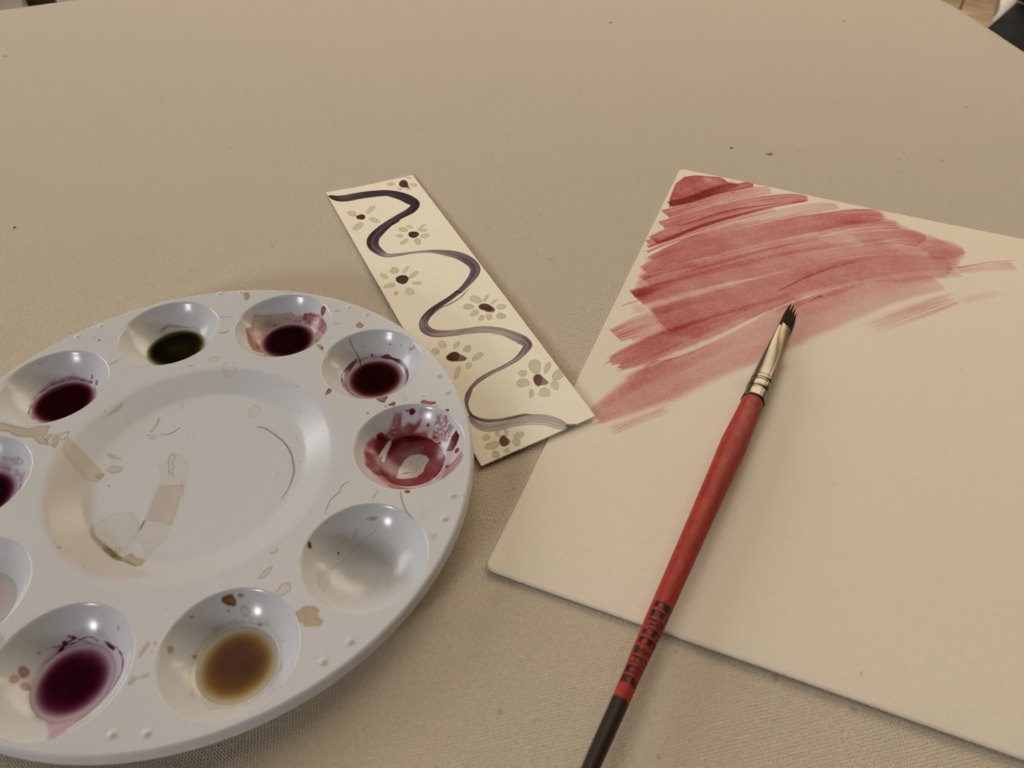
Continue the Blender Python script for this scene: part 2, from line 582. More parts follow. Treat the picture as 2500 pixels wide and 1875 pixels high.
# ------------------------------------------------------------------ table under its canvas
edge = [(-40.5, 54.0), (-36.6, 56.4), (-35.3, 57.0), (-32.9, 58.15), (-28, 60.2), (-15, 64.0), (0, 65.6), (14, 65.0), (25, 62.4), (29.5, 60.2), (31.7, 58.2),
        (32.55, 53.0), (33.0, 49.2), (34.6, 38), (36.3, 26), (37.6, 15), (37.9, 4), (35, -10), (25, -20), (8, -25), (-14, -25), (-33, -19), (-46, -6), (-51, 12), (-50, 32), (-46, 46)]
E2 = np.array(edge, float)
ring = []
n = len(E2)
for i in range(n):
    p0, p1, p2, p3 = E2[(i - 1) % n], E2[i], E2[(i + 1) % n], E2[(i + 2) % n]
    for t in np.linspace(0, 1, 6, endpoint=False):
        ring.append(0.5 * ((2 * p1) + (p2 - p0) * t + (2 * p0 - 5 * p1 + 4 * p2 - p3) * t * t + (3 * p1 - p0 - 3 * p2 + p3) * t ** 3))
ring = np.array(ring)
m_ = len(ring)
cen = np.array([-6.0, 20.0])
tb = empty("table", (cen[0], cen[1], FLOOR_Z), "table covered in beige canvas under the palette and papers", "table")
tz = -FLOOR_Z
rows = []
for s_, z_ in ((0.0, 0), (.5, 0), (.9, 0), (.985, 0), (.994, -.03), (1.0, -.14), (1.004, -.4), (1.005, -2.2), (1.0, -3.2)):
    P = cen + (ring - cen) * s_
    rows.append(np.column_stack([P - cen, np.full(m_, z_ + tz)]))
V = np.vstack(rows)
Fq = quads(len(rows), m_, True)[:, ::-1]
link_mesh("canvas_cover", mesh_np("canvas_cover", V, Fq), M_CANVAS, tb)
prism("table_board", [tuple(q) for q in (ring - cen) * .99], tz - 3.0, tz - .2, M_WOOD, tb)
for lx, ly in ((-28, -28), (28, -28), (-28, 26), (28, 26)):
    prism("leg", [(lx - 2, ly - 2), (lx + 2, ly - 2), (lx + 2, ly + 2), (lx - 2, ly + 2)], 0, tz - 3.02, M_WOOD, tb, .3)

# ------------------------------------------------------------------ pigments (absorption per unit density)
ROSE = (.31, 1.0, .92)
PURP = (1.0, 1.15, .95)
GREY = (.33, .35, .47)
BROWN = (2.7, 3.6, 3.7)
RED = (.62, 1.85, 1.68)
TAN = (.30, .52, .85)
UMBER = (.8, 1.35, 2.0)
OLIVE = (.62, .70, 1.12)
PLUM = (.75, 1.35, .95)

# ------------------------------------------------------------------ watercolour sheet
BL, TL = onto([(1183, 1390)], .1)[0][:2], onto([(1648, 436)], .05)[0][:2]
bd = onto([(2500, 1855)], .15)[0][:2] - BL; bd /= np.linalg.norm(bd)
t0, t1 = onto([(1830, 447), (2500, 585)], .05)[:, :2]
td = (t1 - t0) / np.linalg.norm(t1 - t0)
TL = t0 - td * ((t0 - TL) @ td)
PW = 28.5
BR, TR = BL + bd * PW, TL + td * PW
us = np.concatenate([np.arange(0, 16.5, .028), np.linspace(16.5, PW, 40)]) / PW
Hh = np.linalg.norm(TL - BL)
vs = np.concatenate([np.linspace(0, 5.5, 50, endpoint=False), np.arange(5.5, Hh, .028), [Hh]]) / Hh
U, Vv = np.meshgrid(us, vs)
cu, cv = U * PW, Vv * Hh
# rounded corners: pull the outline in
rc_ = .27
def roundc(cu, cv, W, H, r):
    dx = np.maximum(np.maximum(r - cu, cu - (W - r)), 0)
    dy = np.maximum(np.maximum(r - cv, cv - (H - r)), 0)
    d = np.hypot(dx, dy)
    mx = np.maximum(dx, dy) + 1e-9
    s = np.where((dx > 0) & (dy > 0), mx / np.maximum(d, 1e-9), 1.0)
    ncu = np.where(cu < r, r - dx * s, np.where(cu > W - r, W - r + dx * s, cu))
    ncv = np.where(cv < r, r - dy * s, np.where(cv > H - r, H - r + dy * s, cv))
    return ncu, ncv
cu2, cv2 = roundc(cu, cv, PW, Hh, rc_)
cv2 = cv2 + .07 * np.clip((cu2 - .3) / 2.5, 0, 1) * 0
U2, V2 = cu2 / PW, cv2 / Hh
XY = ((1 - U2) * (1 - V2))[..., None] * BL + (U2 * (1 - V2))[..., None] * BR + (U2 * V2)[..., None] * TR + ((1 - U2) * V2)[..., None] * TL
Z = .055 + .10 * np.exp(-(cv2 / 2.2) ** 2) * (0.5 + .5 * smooth01(0, 9, cu2)) + .03 * np.exp(-((cu2 ** 2 + cv2 ** 2) / 1.2)) \
    + .02 * np.sin(cu2 * .45 + .4) * np.sin(cv2 * .3) + .05 * smooth01(14, 28, cu2)
pt = Paint(XY[..., 0], XY[..., 1], (.785, .705, .575))
pz = .08
z4 = zoom(1400, 400, 3.95); z5 = zoom(1900, 400, 3.687); z6 = zoom(1400, 700, 3.95)


def band(top, bot, dens, **k):
    T_, B_ = onto(top, pz)[:, :2], onto(bot, pz)[:, :2]
    T_, B_ = catmull(T_, 9), catmull(B_, 9)
    C_ = (T_ + B_) / 2
    hw = np.linalg.norm(T_ - B_, axis=1) / 2
    tg = np.gradient(C_, axis=0); tg /= np.linalg.norm(tg, axis=1)[:, None]
    nn = np.column_stack([-tg[:, 1], tg[:, 0]])
    hw = np.abs(((T_ - B_) * nn).sum(1)) / 2 * 1.10
    d = np.interp(np.linspace(0, 1, 9), np.linspace(0, 1, len(dens)), dens) if isinstance(dens, (list, tuple)) else dens
    pt.stroke(C_, np.maximum(hw, .03), ROSE, d, **k)


def line(pts, hw, dens, **k):
    pt.stroke(onto(pts, pz), hw, ROSE, dens, **k)


# the wash: a broad pale ground, then the separate pulls of the brush from the far corner down
zc = zoom(1367, 390, 1.12)


def zb_(P):
    return [zc(*q) for q in P]


def bnd(top, bot, dens, **k):
    k.setdefault('soft', .26)
    band(zb_(top), zb_(bot), dens, **k)


def ln(P, hw, dens, **k):
    k.setdefault('soft', .6)
    line(zb_(P), hw, dens, **k)


def lift(P, hw, amt):
    C_ = catmull(onto(zb_(P), pz)[:, :2], 40)
    tg = np.gradient(C_, axis=0); tg /= np.linalg.norm(tg, axis=1)[:, None]
    nn = np.column_stack([-tg[:, 1], tg[:, 0]])
    w = hw * (np.sin(np.linspace(.12, math.pi - .12, 40)) * (.7 + .6 * vnoise(np.arange(40) * .5, np.arange(40) * 0 + hw * 50)))[:, None]
    pt.blob(np.vstack([C_ + nn * w, (C_ - nn * w)[::-1]]), ROSE, amt, soft=.05, erase=True, noise=.3, nf=3)


# ground
pt.blob(onto(zb_([(238, 265), (330, 215), (480, 175), (640, 150), (880, 140), (900, 160), (960, 190), (1040, 215), (1110, 250), (1085, 285), (1060, 320), (960, 330), (860, 335), (760, 365), (640, 400), (480, 440),
                  (380, 485), (285, 475), (255, 405), (228, 392), (205, 370), (212, 335), (222, 300)]), pz), ROSE, .52, soft=.13, noise=.2, nf=1.2, rough=.12, rf=1.6)
pt.blob(onto(zb_([(640, 300), (760, 270), (900, 240), (1040, 235), (1100, 262), (1060, 320), (940, 345), (800, 380), (700, 420), (600, 440)]), pz), ROSE, .25, soft=.25, noise=.2, nf=1.5)
# corner
pt.blob(onto(zb_([(300, 128), (300, 108), (316, 66), (340, 46), (372, 42), (438, 47), (466, 64), (500, 64), (524, 58), (530, 72), (440, 92), (360, 116)]), pz), ROSE, 1.55, soft=.05, edge=.45, ew=.05, noise=.35, nf=2.2, rough=.04)
bnd([(300, 112), (360, 96), (420, 72), (462, 62)], [(302, 129), (370, 112), (440, 90), (500, 70)], [1.9, 2.6, 2.2, .8], streak=.35, edge=.3, soft=.45)
ln([(470, 72), (520, 60), (545, 70)], .07, [.9, .6, .2])
# second pull, pinker, under the corner
bnd([(298, 132), (400, 104), (500, 76), (575, 74)], [(272, 165), (400, 128), (500, 104), (582, 90)], [1.15, .85, .7, .5], streak=.45, sf=5, edge=.4, rag=.05, rag2=.04)
bnd([(272, 168), (400, 130), (520, 104), (640, 92), (682, 100)], [(274, 190), (400, 160), (540, 130), (640, 116), (680, 112)], [1.3, .95, .95, 1.25, 1.2], streak=.35, sf=5, edge=.45, rag=.08, rag2=.04)
bnd([(258, 205), (320, 178), (450, 148), (600, 122)], [(240, 236), (320, 215), (450, 172), (600, 138)], [1.35, 1.0, .9, .4], streak=.4, sf=5, edge=.3, rag=.08, rag2=.3)
ln([(242, 236), (300, 214), (380, 182), (470, 155), (570, 130), (670, 112)], [.10, .13, .13, .12, .10, .07], [1.5, 1.8, 1.6, 1.9, 1.3, 1.1], streak=.25)
ln([(330, 180), (420, 150), (500, 132), (600, 118)], [.05, .09, .08, .05], [.4, 1.2, 1.2, .5])
ln([(240, 224), (268, 216)], .18, [1.5, .4])
# pale pull
bnd([(245, 262), (400, 190), (560, 145), (700, 116), (762, 118)], [(236, 280), (400, 212), (560, 168), (700, 142), (764, 132)], [.9, .5, .38, .40, .45], streak=.35, sf=4, edge=.2, rag=.1, rag2=.05)
# broad even pull
bnd([(236, 285), (400, 214), (600, 164), (780, 134), (870, 130), (892, 148)], [(214, 318), (400, 266), (600, 214), (780, 176), (890, 158)], [.95, .72, .70, .80, .85, .6], streak=.16, sf=3, edge=.22, rag=.06, rag2=.12)
ln([(240, 250), (300, 225), (380, 204)], .09, [1.1, .8, .2])
ln([(620, 162), (760, 140), (880, 134)], .10, [.1, .4, .5])
bnd([(198, 322), (290, 292), (400, 268)], [(212, 334), (300, 305), (400, 285)], [.9, .7, .4], streak=.5, rag=.3, rag2=.4)
bnd([(230, 320), (400, 270), (600, 222), (760, 200)], [(225, 350), (400, 312), (600, 262), (760, 236)], [.55, .55, .48, .3], streak=.25, sf=4, edge=.15, rag=.1, rag2=.5)
ln([(320, 314), (400, 290), (500, 262), (620, 232), (740, 210)], [.08, .12, .12, .1, .06], [.2, .6, .45, .35, .1], soft=.8)
# patchy dry end, upper right
bnd([(700, 175), (820, 158), (930, 165)], [(700, 205), (830, 190), (938, 186)], [.3, .35, .45], streak=.9, sf=7, edge=.3, dry=.55, rag2=.12)
bnd([(780, 205), (900, 192), (985, 195), (1000, 215)], [(800, 240), (900, 228), (990, 238)], [.3, .35, .5], streak=.5, sf=5, edge=.35, rag=.4, rag2=.05)
bnd([(960, 190), (1010, 184), (1020, 190)], [(970, 205), (1020, 200)], .25, streak=1.2, sf=9, rag=.5, rag2=.5)
bnd([(985, 222), (1060, 218), (1112, 246)], [(960, 275), (1050, 268), (1116, 254)], [.25, .35, .45], streak=.3, sf=4, edge=.3, rag=.3, rag2=.10)
# pull with the dark start
bnd([(200, 356), (300, 326), (450, 288), (600, 255), (800, 222), (940, 212)], [(216, 396), (330, 368), (480, 330), (620, 300), (800, 262), (930, 250)], [.9, .6, .5, .45, .35, .2], streak=.18, sf=3, edge=.15, rag=.03, rag2=.5)
ln([(202, 368), (240, 356), (285, 340), (330, 326)], [.34, .28, .2, .12], [1.9, 1.3, .6, .1], soft=.75)
ln([(600, 356), (680, 318), (760, 290), (860, 270)], [.04, .05, .05, .03], [.9, 1.1, .6, .2])
ln([(640, 330), (760, 285), (900, 256)], [.15, .2, .12], [.1, .35, .1], soft=.9)
# central pull, square left end
bnd([(254, 404), (400, 362), (560, 322), (700, 285), (860, 262), (1000, 262), (1088, 268)], [(284, 476), (440, 424), (580, 388), (700, 352), (860, 320), (1000, 300), (1070, 300)], [.85, .62, .55, .45, .35, .28, .35], streak=.13, sf=3, edge=.22, rag=.02, rag2=.15)
bnd([(255, 406), (340, 385), (420, 366)], [(262, 425), (350, 400), (420, 385)], [.6, .35, .1], soft=.7)
ln([(170, 398), (200, 387), (235, 378)], [.05, .07, .05], [.6, .5, .3], streak=.6)
bnd([(172, 400), (250, 392)], [(185, 420), (255, 412)], .25, streak=1.2, sf=9, rag=.25)
# pale square patch on the left
bnd([(142, 462), (200, 432), (256, 412)], [(156, 498), (220, 480), (284, 462)], [.85, .62, .45], streak=.6, sf=6, edge=.4, rag=.03, rag2=.02)
bnd([(196, 484), (280, 464)], [(200, 496), (284, 474)], .35, streak=.9)
# lower pull with the ragged left end
bnd([(104, 560), (200, 505), (284, 466), (440, 418), (560, 382), (660, 352)], [(118, 584), (210, 566), (330, 516), (460, 462), (570, 410), (650, 386)], [.95, 1.25, 1.3, .85, .55, .3], streak=.22, sf=4, edge=.15, rag=.5, rag2=.3)
bnd([(150, 600), (240, 560), (330, 530)], [(140, 620), (240, 582), (330, 545)], [.4, .4, .2], streak=1.2, sf=8, rag=.5, rag2=.3)
# dusty lower wash fading downwards
bnd([(88, 690), (160, 625), (230, 570), (340, 522), (480, 460), (560, 420), (640, 390), (850, 335), (1060, 310)], [(50, 748), (170, 708), (300, 660), (420, 600), (520, 560), (640, 508), (760, 455), (900, 396), (1050, 352)],
    [.62, .70, .74, .70, .62, .60, .55, .50, .35], streak=.12, sf=3, edge=.05, rag=.3, rag2=.35, soft=.34)
bnd([(100, 668), (230, 580), (330, 540), (460, 480)], [(140, 676), (250, 610), (350, 570), (470, 505)], [.2, .35, .3, .05], soft=.8, streak=.2)
ln([(232, 566), (262, 552), (330, 538), (420, 500)], .07, [.5, .7, .5, .1])
ln([(680, 388), (712, 372), (716, 376)], .03, [.4, 1.8, 1.6])
# right-hand trailing streaks
bnd([(790, 462), (900, 415), (1020, 375), (1110, 352)], [(820, 490), (940, 452), (1050, 410), (1120, 378)], [.06, .22, .32, .25], streak=1.1, sf=7, rag=.7, rag2=.7, soft=.4)
bnd([(1060, 385), (1160, 360), (1250, 348)], [(1070, 400), (1170, 378), (1255, 360)], [.15, .12, .03], streak=1.0, sf=7, rag=.5, rag2=.7, soft=.5)
bnd([(1085, 290), (1150, 284), (1240, 274)], [(1095, 308), (1170, 304), (1258, 300)], [.40, .22, .28], streak=.6, sf=6, rag2=.1, soft=.35)
ln([(1080, 296), (1110, 290), (1170, 280), (1245, 274)], .045, [.5, .6, .45, .4])
bnd([(1040, 300), (1090, 288), (1110, 300)], [(1050, 330), (1090, 318), (1112, 310)], .3, streak=.7, rag=.3, rag2=.3)
bnd([(95, 742), (200, 702), (340, 650)], [(110, 766), (220, 722), (350, 672)], [.35, .28, .05], streak=1.3, sf=8, rag=.5, rag2=.6, soft=.4)
bnd([(430, 620), (560, 575), (660, 535)], [(450, 650), (580, 600), (670, 560)], .10, streak=.9, rag=.5, rag2=.5, soft=.7)
# lifted pale lines between the pulls
lift([(225, 395), (330, 365), (450, 338), (560, 318)], .06, .35)
lift([(222, 322), (330, 292), (470, 258), (640, 220)], .05, .30)
lift([(228, 568), (400, 500), (520, 440), (570, 412)], .08, .75)
lift([(560, 418), (620, 394), (700, 366), (790, 342)], .055, .6)
lift([(700, 210), (800, 190), (900, 178)], .08, .55)
lift([(760, 245), (880, 222), (960, 212)], .07, .35)
lift([(400, 350), (470, 334), (540, 322)], .05, .35)
lift([(640, 262), (760, 240), (850, 226)], .05, .3)
for q in ((1790, 470), (1714, 526), (1660, 560), (1700, 845), (1500, 1010)):
    pt.blob(onto(ellipse(q[0], q[1], 2.4, 1.5), pz), ROSE, 1.0, soft=.02)
gran = 1 + .32 * (fbm(pt.X * 19, pt.Y * 19, 3) - .5) * 2 + .22 * (fbm(pt.X * .9 + 3, pt.Y * .9, 3) - .5) * 2
pt.D *= gran[:, None]
# faint flecks on bare paper
for q in ((2102, 1644), (2040, 1180), (1700, 1250), (2350, 900)):
    pt.blob(onto(ellipse(q[0], q[1], 2.2, 3.8, 20), pz), BROWN, .5 if q[0] == 2102 else .06, soft=.02)
pt.D += (.03 * (fbm(pt.X * .35, pt.Y * .35) - .5))[:, None] * np.array((.2, .9, 1.2))
sheet_me = mesh_np("sheet", np.column_stack([XY.reshape(-1, 2), Z.ravel()]), quads(len(vs), len(us)), pt.color())
sheet = link_mesh("paper_sheet", sheet_me, M_PAPER)
so = sheet.modifiers.new("thickness", 'SOLIDIFY'); so.thickness = .0003; so.offset = -1
tag(sheet, "large cream paper sheet with a rose red wash, lying under the red brush", "paper")

# ------------------------------------------------------------------ painted bookmark strip
CZ = (.04, .05, .19, .12)
c4 = [onto([q], z)[0] for q, z in zip(((796, 471), (1007, 428), (1453, 1017), (1175, 1139)), CZ)]
nu, nv = 210, 880
U, Vv = np.meshgrid(np.linspace(0, 1, nu), np.linspace(0, 1, nv))
P3 = ((1 - U) * (1 - Vv))[..., None] * c4[0] + (U * (1 - Vv))[..., None] * c4[1] + (U * Vv)[..., None] * c4[2] + ((1 - U) * Vv)[..., None] * c4[3]
P3[..., 2] += .05 * np.sin(math.pi * Vv) * .5 - .05 * np.sin(math.pi * U) * (1 - Vv) + .03
bk = Paint(P3[..., 0], P3[..., 1], (.90, .835, .685))
bz = .15
A1, A2, A3 = zoom(780, 400, 5.267), zoom(900, 620, 5.027), zoom(1040, 830, 5.027)


def ribbon(zf, s, pts, dens, **k):
    C_ = [zf(p[0], p[1]) for p in pts]
    tg = np.gradient(np.array(C_), axis=0); tg /= np.linalg.norm(tg, axis=1)[:, None]
    nn = np.column_stack([-tg[:, 1], tg[:, 0]])
    hwp = np.array([p[2] for p in pts]) / s
    a_ = onto(np.array(C_) + nn * hwp[:, None], bz)[:, :2]
    b_ = onto(np.array(C_) - nn * hwp[:, None], bz)[:, :2]
    t2 = np.gradient((a_ + b_) / 2, axis=0); t2 /= np.linalg.norm(t2, axis=1)[:, None]
    n2 = np.column_stack([-t2[:, 1], t2[:, 0]])
    hw = np.abs(((a_ - b_) * n2).sum(1)) / 2
    bk.stroke((a_ + b_) / 2, np.maximum(hw, .02), PURP, np.asarray(dens) * 1.3, n=160, **k)


R1 = [(125, 392, 16), (220, 420, 38), (330, 420, 45), (500, 385, 45), (700, 358, 43), (880, 352, 42), (1050, 395, 52), (1170, 455, 62), (1228, 510, 62), (1170, 585, 48),
      (1020, 665, 40), (880, 755, 48), (760, 860, 62), (690, 950, 76), (690, 1040, 74), (760, 1115, 52), (860, 1165, 30), (1000, 1158, 22), (1200, 1130, 16), (1420, 1116, 20),
      (1600, 1135, 36), (1780, 1175, 50), (1920, 1250, 62), (2000, 1340, 66), (1985, 1430, 60), (1900, 1540, 42), (1790, 1650, 34)]
D1 = [2.6, 2.3, 1.8, 1.9, 2.2, 1.9, 2.3, 2.4, 2.7, 2.6, 2.5, 2.5, 2.5, 2.5, 2.2, 1.6, .7, .8, .7, .8, 1.0, 1.3, 1.5, 1.6, 1.5, 1.5, 1.8]
ribbon(A1, 5.267, R1, D1, streak=.28, sf=2.2, edge=.5, soft=.10, dry=.10)
R2 = [(1105, 460, 30), (1000, 540, 30), (900, 605, 33), (780, 690, 38), (700, 780, 48), (672, 860, 58), (715, 935, 60), (820, 975, 48), (1000, 972, 40), (1200, 948, 38), (1400, 930, 42),
      (1600, 950, 46), (1750, 1000, 54), (1880, 1065, 64), (1950, 1130, 58), (1900, 1215, 42), (1800, 1310, 30), (1650, 1395, 23), (1500, 1465, 24), (1360, 1550, 28), (1265, 1635, 24)]
D2 = [1.8, 1.9, 2.0, 1.9, 1.5, 1.0, 1.1, .85, .7, .7, .7, .7, .85, 1.2, 1.6, 1.3, 1.0, .95, 1.1, 1.1, 1.1]
ribbon(A2, 5.027, R2, D2, streak=.3, sf=2.4, edge=.5, soft=.12, dry=.28)
R3 = [(556, 590, 24), (515, 680, 36), (498, 770, 24), (515, 850, 20), (545, 905, 22)]
ribbon(A3, 5.027, R3, 1.2, streak=.3, edge=.4)
R4 = [(545, 930, 30), (620, 1010, 62), (740, 1055, 76), (900, 1045, 72), (1080, 1005, 66), (1280, 985, 68), (1480, 995, 70), (1640, 1050, 62), (1745, 1092, 30)]
ribbon(A3, 5.027, R4, [.9, .6, .5, .45, .42, .36, .32, .34, .5], streak=.7, sf=4.5, edge=.5, soft=.12, dry=.2)
ribbon(A3, 5.027, [(545, 915, 16), (620, 960, 20), (740, 990, 24), (900, 985, 20), (1050, 960, 20), (1200, 925, 16), (1300, 925, 8)], [1.3, 1.1, .8, .6, .7, .8, .4], streak=.3, soft=.4)
ribbon(A3, 5.027, [(1720, 1080, 8), (1745, 1070, 26), (1790, 1058, 16), (1830, 1050, 8)], 1.0, soft=.3)
ribbon(A1, 5.267, [(940, 760, 10), (985, 738, 8), (1025, 715, 6)], 1.8, soft=.4)
ribbon(A2, 5.027, [(1240, 420, 10), (1130, 530, 12), (1000, 610, 12), (880, 665, 8), (760, 770, 5)], [.2, .9, .9, .6, .3], streak=1.0, dry=.6, soft=.5)


def petal(zf, e, dens=1.0, pig=GREY, edge=.22, **k):
    bk.blob(onto([zf(*q) for q in ellipse(*e)], bz), pig, dens * (.85 + .3 * ((e[0] * 7 + e[1] * 3) % 10) / 10), soft=.014, edge=edge, ew=.03, noise=.10, nf=5, rough=.008, **k)


def flower(zf, centre, petals, tail=None, cd=1.0):
    for e in petals:
        petal(zf, e)
    bk.blob(onto([zf(*q) for q in ellipse(*centre)], bz), BROWN, cd * 1.0, soft=.04 if tail and cd < 1 else .014, edge=.1, noise=.15, nf=3, top=True)
    if tail:
        bk.blob(onto([zf(*q) for q in tail], bz), BROWN, cd * .55, soft=.02, edge=.08, noise=.1, top=True)


flower(A1, (1080, 238, 62, 48, 0), [(915, 235, 55, 27, 0), (1208, 256, 50, 25, 10), (1145, 162, 42, 15, 20), (1030, 300, 32, 20, 0), (1145, 300, 30, 22, 0)], [(1110, 270), (1140, 262), (1158, 292), (1130, 295)], 1.0)
flower(A1, (530, 665, 54, 38, 0), [(412, 620, 60, 38, 12), (655, 565, 68, 34, -45), (705, 705, 72, 34, 15), (495, 790, 85, 38, -35)], [(452, 645), (490, 648), (490, 675), (470, 665)])
flower(A1, (1208, 895, 64, 46, 0), [(1075, 830, 62, 34, 5), (1158, 795, 40, 24, 10), (1310, 800, 62, 19, -35), (1335, 845, 50, 24, 0), (1355, 915, 68, 29, -5), (1262, 985, 52, 41, 20), (1090, 985, 62, 29, -25), (1030, 910, 52, 25, -5)], [(1140, 895), (1170, 870), (1175, 920)])
flower(A2, (412, 306, 80, 54, 8), [(188, 265, 62, 29, 20), (316, 195, 53, 45, 0), (455, 185, 57, 24, -45), (548, 250, 72, 31, -35), (592, 350, 58, 25, 0), (505, 455, 58, 47, 30), (335, 478, 30, 26, -40), (258, 382, 75, 32, -15)])
flower(A2, (1440, 660, 84, 45, 12), [(1315, 560, 75, 49, 20), (1440, 548, 54, 25, -55), (1540, 590, 48, 19, -35), (1628, 655, 62, 37, -10), (1625, 768, 65, 37, 10), (1477, 775, 40, 47, -20), (1385, 787, 36, 42, 20), (1300, 728, 62, 37, -35), (1225, 648, 70, 37, -8)],
       [(1460, 625), (1530, 660), (1555, 695), (1530, 722), (1440, 715)], .9)
flower(A2, (1040, 1262, 82, 57, 0), [(905, 1112, 52, 50, 0), (820, 1195, 52, 46, 10), (1080, 1118, 60, 29, -55), (1212, 1165, 58, 41, -45), (1338, 1262, 84, 39, -40), (1228, 1372, 40, 42, 0), (1088, 1455, 86, 37, -72)],
       [(1070, 1210), (1160, 1248), (1210, 1282), (1180, 1312), (1060, 1322)], .95)
flower(A3, (1375, 500, 58, 68, 0), [(1338, 337, 80, 92, 0), (1488, 350, 82, 35, -68), (1625, 440, 98, 58, -28), (1190, 418, 52, 46, 0), (1190, 535, 82, 57, 0), (1293, 668, 35, 54, 8), (1455, 655, 74, 60, 25), (1583, 570, 56, 56, 0)],
       [(1400, 440), (1470, 500), (1505, 530), (1480, 560), (1380, 572)], .72)
flower(A3, (955, 1245, 55, 66, 10), [(738, 1200, 48, 44, 0), (812, 1298, 90, 54, -15), (985, 1140, 30, 44, -10), (880, 1150, 32, 40, 0), (1140, 1175, 68, 44, -15), (1112, 1260, 54, 48, 0), (855, 1408, 48, 50, 0), (990, 1362, 40, 27, 0)],
       [(960, 1180), (1015, 1220), (1035, 1250), (1015, 1290), (960, 1300)], .72)
for q in ((1514, 843), (600, 1500), (900, 1900)):
    bk.blob(onto([A1(*p_) for p_ in ellipse(q[0], q[1], 7, 5)], bz), BROWN, .12, soft=.01)
bk_me = mesh_np("strip", P3.reshape(-1, 3), quads(nv, nu)[:, ::-1], bk.color())
strip = link_mesh("bookmark", bk_me, M_CARD)
so = strip.modifiers.new("thickness", 'SOLIDIFY'); so.thickness = .0004; so.offset = -1
tag(strip, "narrow cream card strip painted with a purple winding line and grey petalled flowers", "bookmark")

# ------------------------------------------------------------------ palette
PC = np.array([-9.694, 14.267])
PZ, PR, RING, WR, PH = 1.194, 8.5, 6.542, 1.709, 1.9913
WD = 1.09
RS = (WR * WR + WD * WD) / (2 * WD)
BASE = (.605, .612, .628)


def wc(k):
    a = PH - (k - 1) * math.pi / 5
    return PC + RING * np.array([math.cos(a), math.sin(a)])


def smin(a, b, k):
    h = np.clip(.5 + .5 * (b - a) / k, 0, 1)
    return b * (1 - h) + a * h - k * h * (1 - h)


def bowl(r):
    zs = -WD + RS - np.sqrt(np.maximum(RS * RS - r * r, .01))
    return smin(zs, np.zeros_like(r), .12)


def into(k, q):
    """photo points -> plan coordinates of the bowl surface of well k"""
    c = np.array([*wc(k), PZ - WD + RS])
    out = []
    for p in np.atleast_2d(q):
        d = onto([p], 0)[0] - EYE
        d /= np.linalg.norm(d)
        b_ = (EYE - c) @ d
        disc = b_ * b_ - ((EYE - c) @ (EYE - c) - RS * RS)
        t = -b_ + math.sqrt(max(disc, 0))
        out.append((EYE + d * t)[:2] - c[:2])
    return np.array(out)


pal = empty("paint_palette", (PC[0], PC[1], 0), "round white plastic paint palette with ten stained wells around a mixing dish", "palette")
# flat top with holes
h_ = .028
g = np.arange(-8.43, 8.44, h_)
X, Y = np.meshgrid(g, g)
X = X.ravel().copy(); Y = Y.ravel().copy()
HOLE = WR + .05
DR = 4.40
TR_ = 8.38
circles = [(*(wc(k) - PC), HOLE, 1) for k in range(1, 11)] + [(0, 0, DR, 1), (0, 0, TR_, -1)]
keep = np.full(X.size, 1e9)
near = np.zeros(X.size, int)
for i, (a_, b_, r_, s_) in enumerate(circles):
    d = s_ * (np.hypot(X - a_, Y - b_) - r_)
    m = d < keep
    keep[m] = d[m]; near[m] = i
Fq = quads(len(g), len(g))
Fq = Fq[(keep[Fq] > 0).any(1)]
used = np.unique(Fq)
for i, (a_, b_, r_, s_) in enumerate(circles):
    m = np.zeros(X.size, bool); m[used] = True
    m &= (near == i) & (keep <= 0)
    dx, dy = X[m] - a_, Y[m] - b_
    d = np.hypot(dx, dy)
    X[m], Y[m] = a_ + dx / d * r_, b_ + dy / d * r_
remap = np.full(X.size, -1); remap[used] = np.arange(len(used))
X, Y = X[used], Y[used]
tr = Paint(X + PC[0], Y + PC[1], BASE)
q1, q2, q4, q5 = zoom(0, 680, 3.456), zoom(560, 680, 3.456), zoom(560, 1120, 3.456), zoom(0, 1395, 3.456)
w4, w2, w3 = zoom(800, 940, 5.53), zoom(560, 700, 7.373), zoom(780, 800, 7.9)
d3, d4 = zoom(100, 960, 5.53), zoom(100, 1200, 5.53)


def on(P, zf, pts, z=PZ):
    return onto([zf(*p_) for p_ in pts], z)


def tb_(zf, pts, pig, dens, **k):
    tr.blob(on(tr, zf, pts), pig, dens, **k)


tb_(q1, [(-40, 1200), (60, 1222), (230, 1262), (320, 1245), (415, 1240), (395, 1300), (372, 1345), (400, 1400), (330, 1388), (270, 1340), (150, 1332), (60, 1300), (-40, 1290)], TAN, .62, soft=.02, edge=.5, ew=.03, noise=.3, nf=4, rough=.07, rf=3)
tb_(q1, [(395, 1290), (460, 1310), (590, 1290), (560, 1350), (500, 1370), (470, 1440), (520, 1465), (430, 1415), (380, 1360)], TAN, .7, soft=.02, edge=.35, noise=.5, nf=6, rough=.09, rf=4, speck=.08)
for e, dn_ in (((1808, 682, 48, 22, -8), .12), ((1620, 748, 40, 14, 0), .35), ((1945, 795, 62, 55, 0), .06)):
    tr.blob(on(tr, q1, ellipse(*e)), TAN, dn_, soft=.012, edge=.75, ew=.018, rough=.02)
for e in ((838, 521, 12, 6, -15), (1688, 875, 8, 15, 0), (938, 1042, 15, 11, 0), (800, 498, 5, 4, 0)):
    tr.blob(on(tr, q1, ellipse(*e)), BROWN, .5, soft=.01)
tb_(q1, [(920, 726), (1010, 678), (1012, 688), (925, 732)], GREY, 1.2, soft=.015, noise=.6)
tb_(q1, [(1850, 322), (1975, 318), (1975, 326), (1850, 330)], GREY, 1.0, soft=.012, noise=.6)
tb_(q1, [(1840, 455), (1900, 450), (1925, 430), (1930, 460), (1850, 465)], GREY, 1.1, soft=.012, noise=.8)
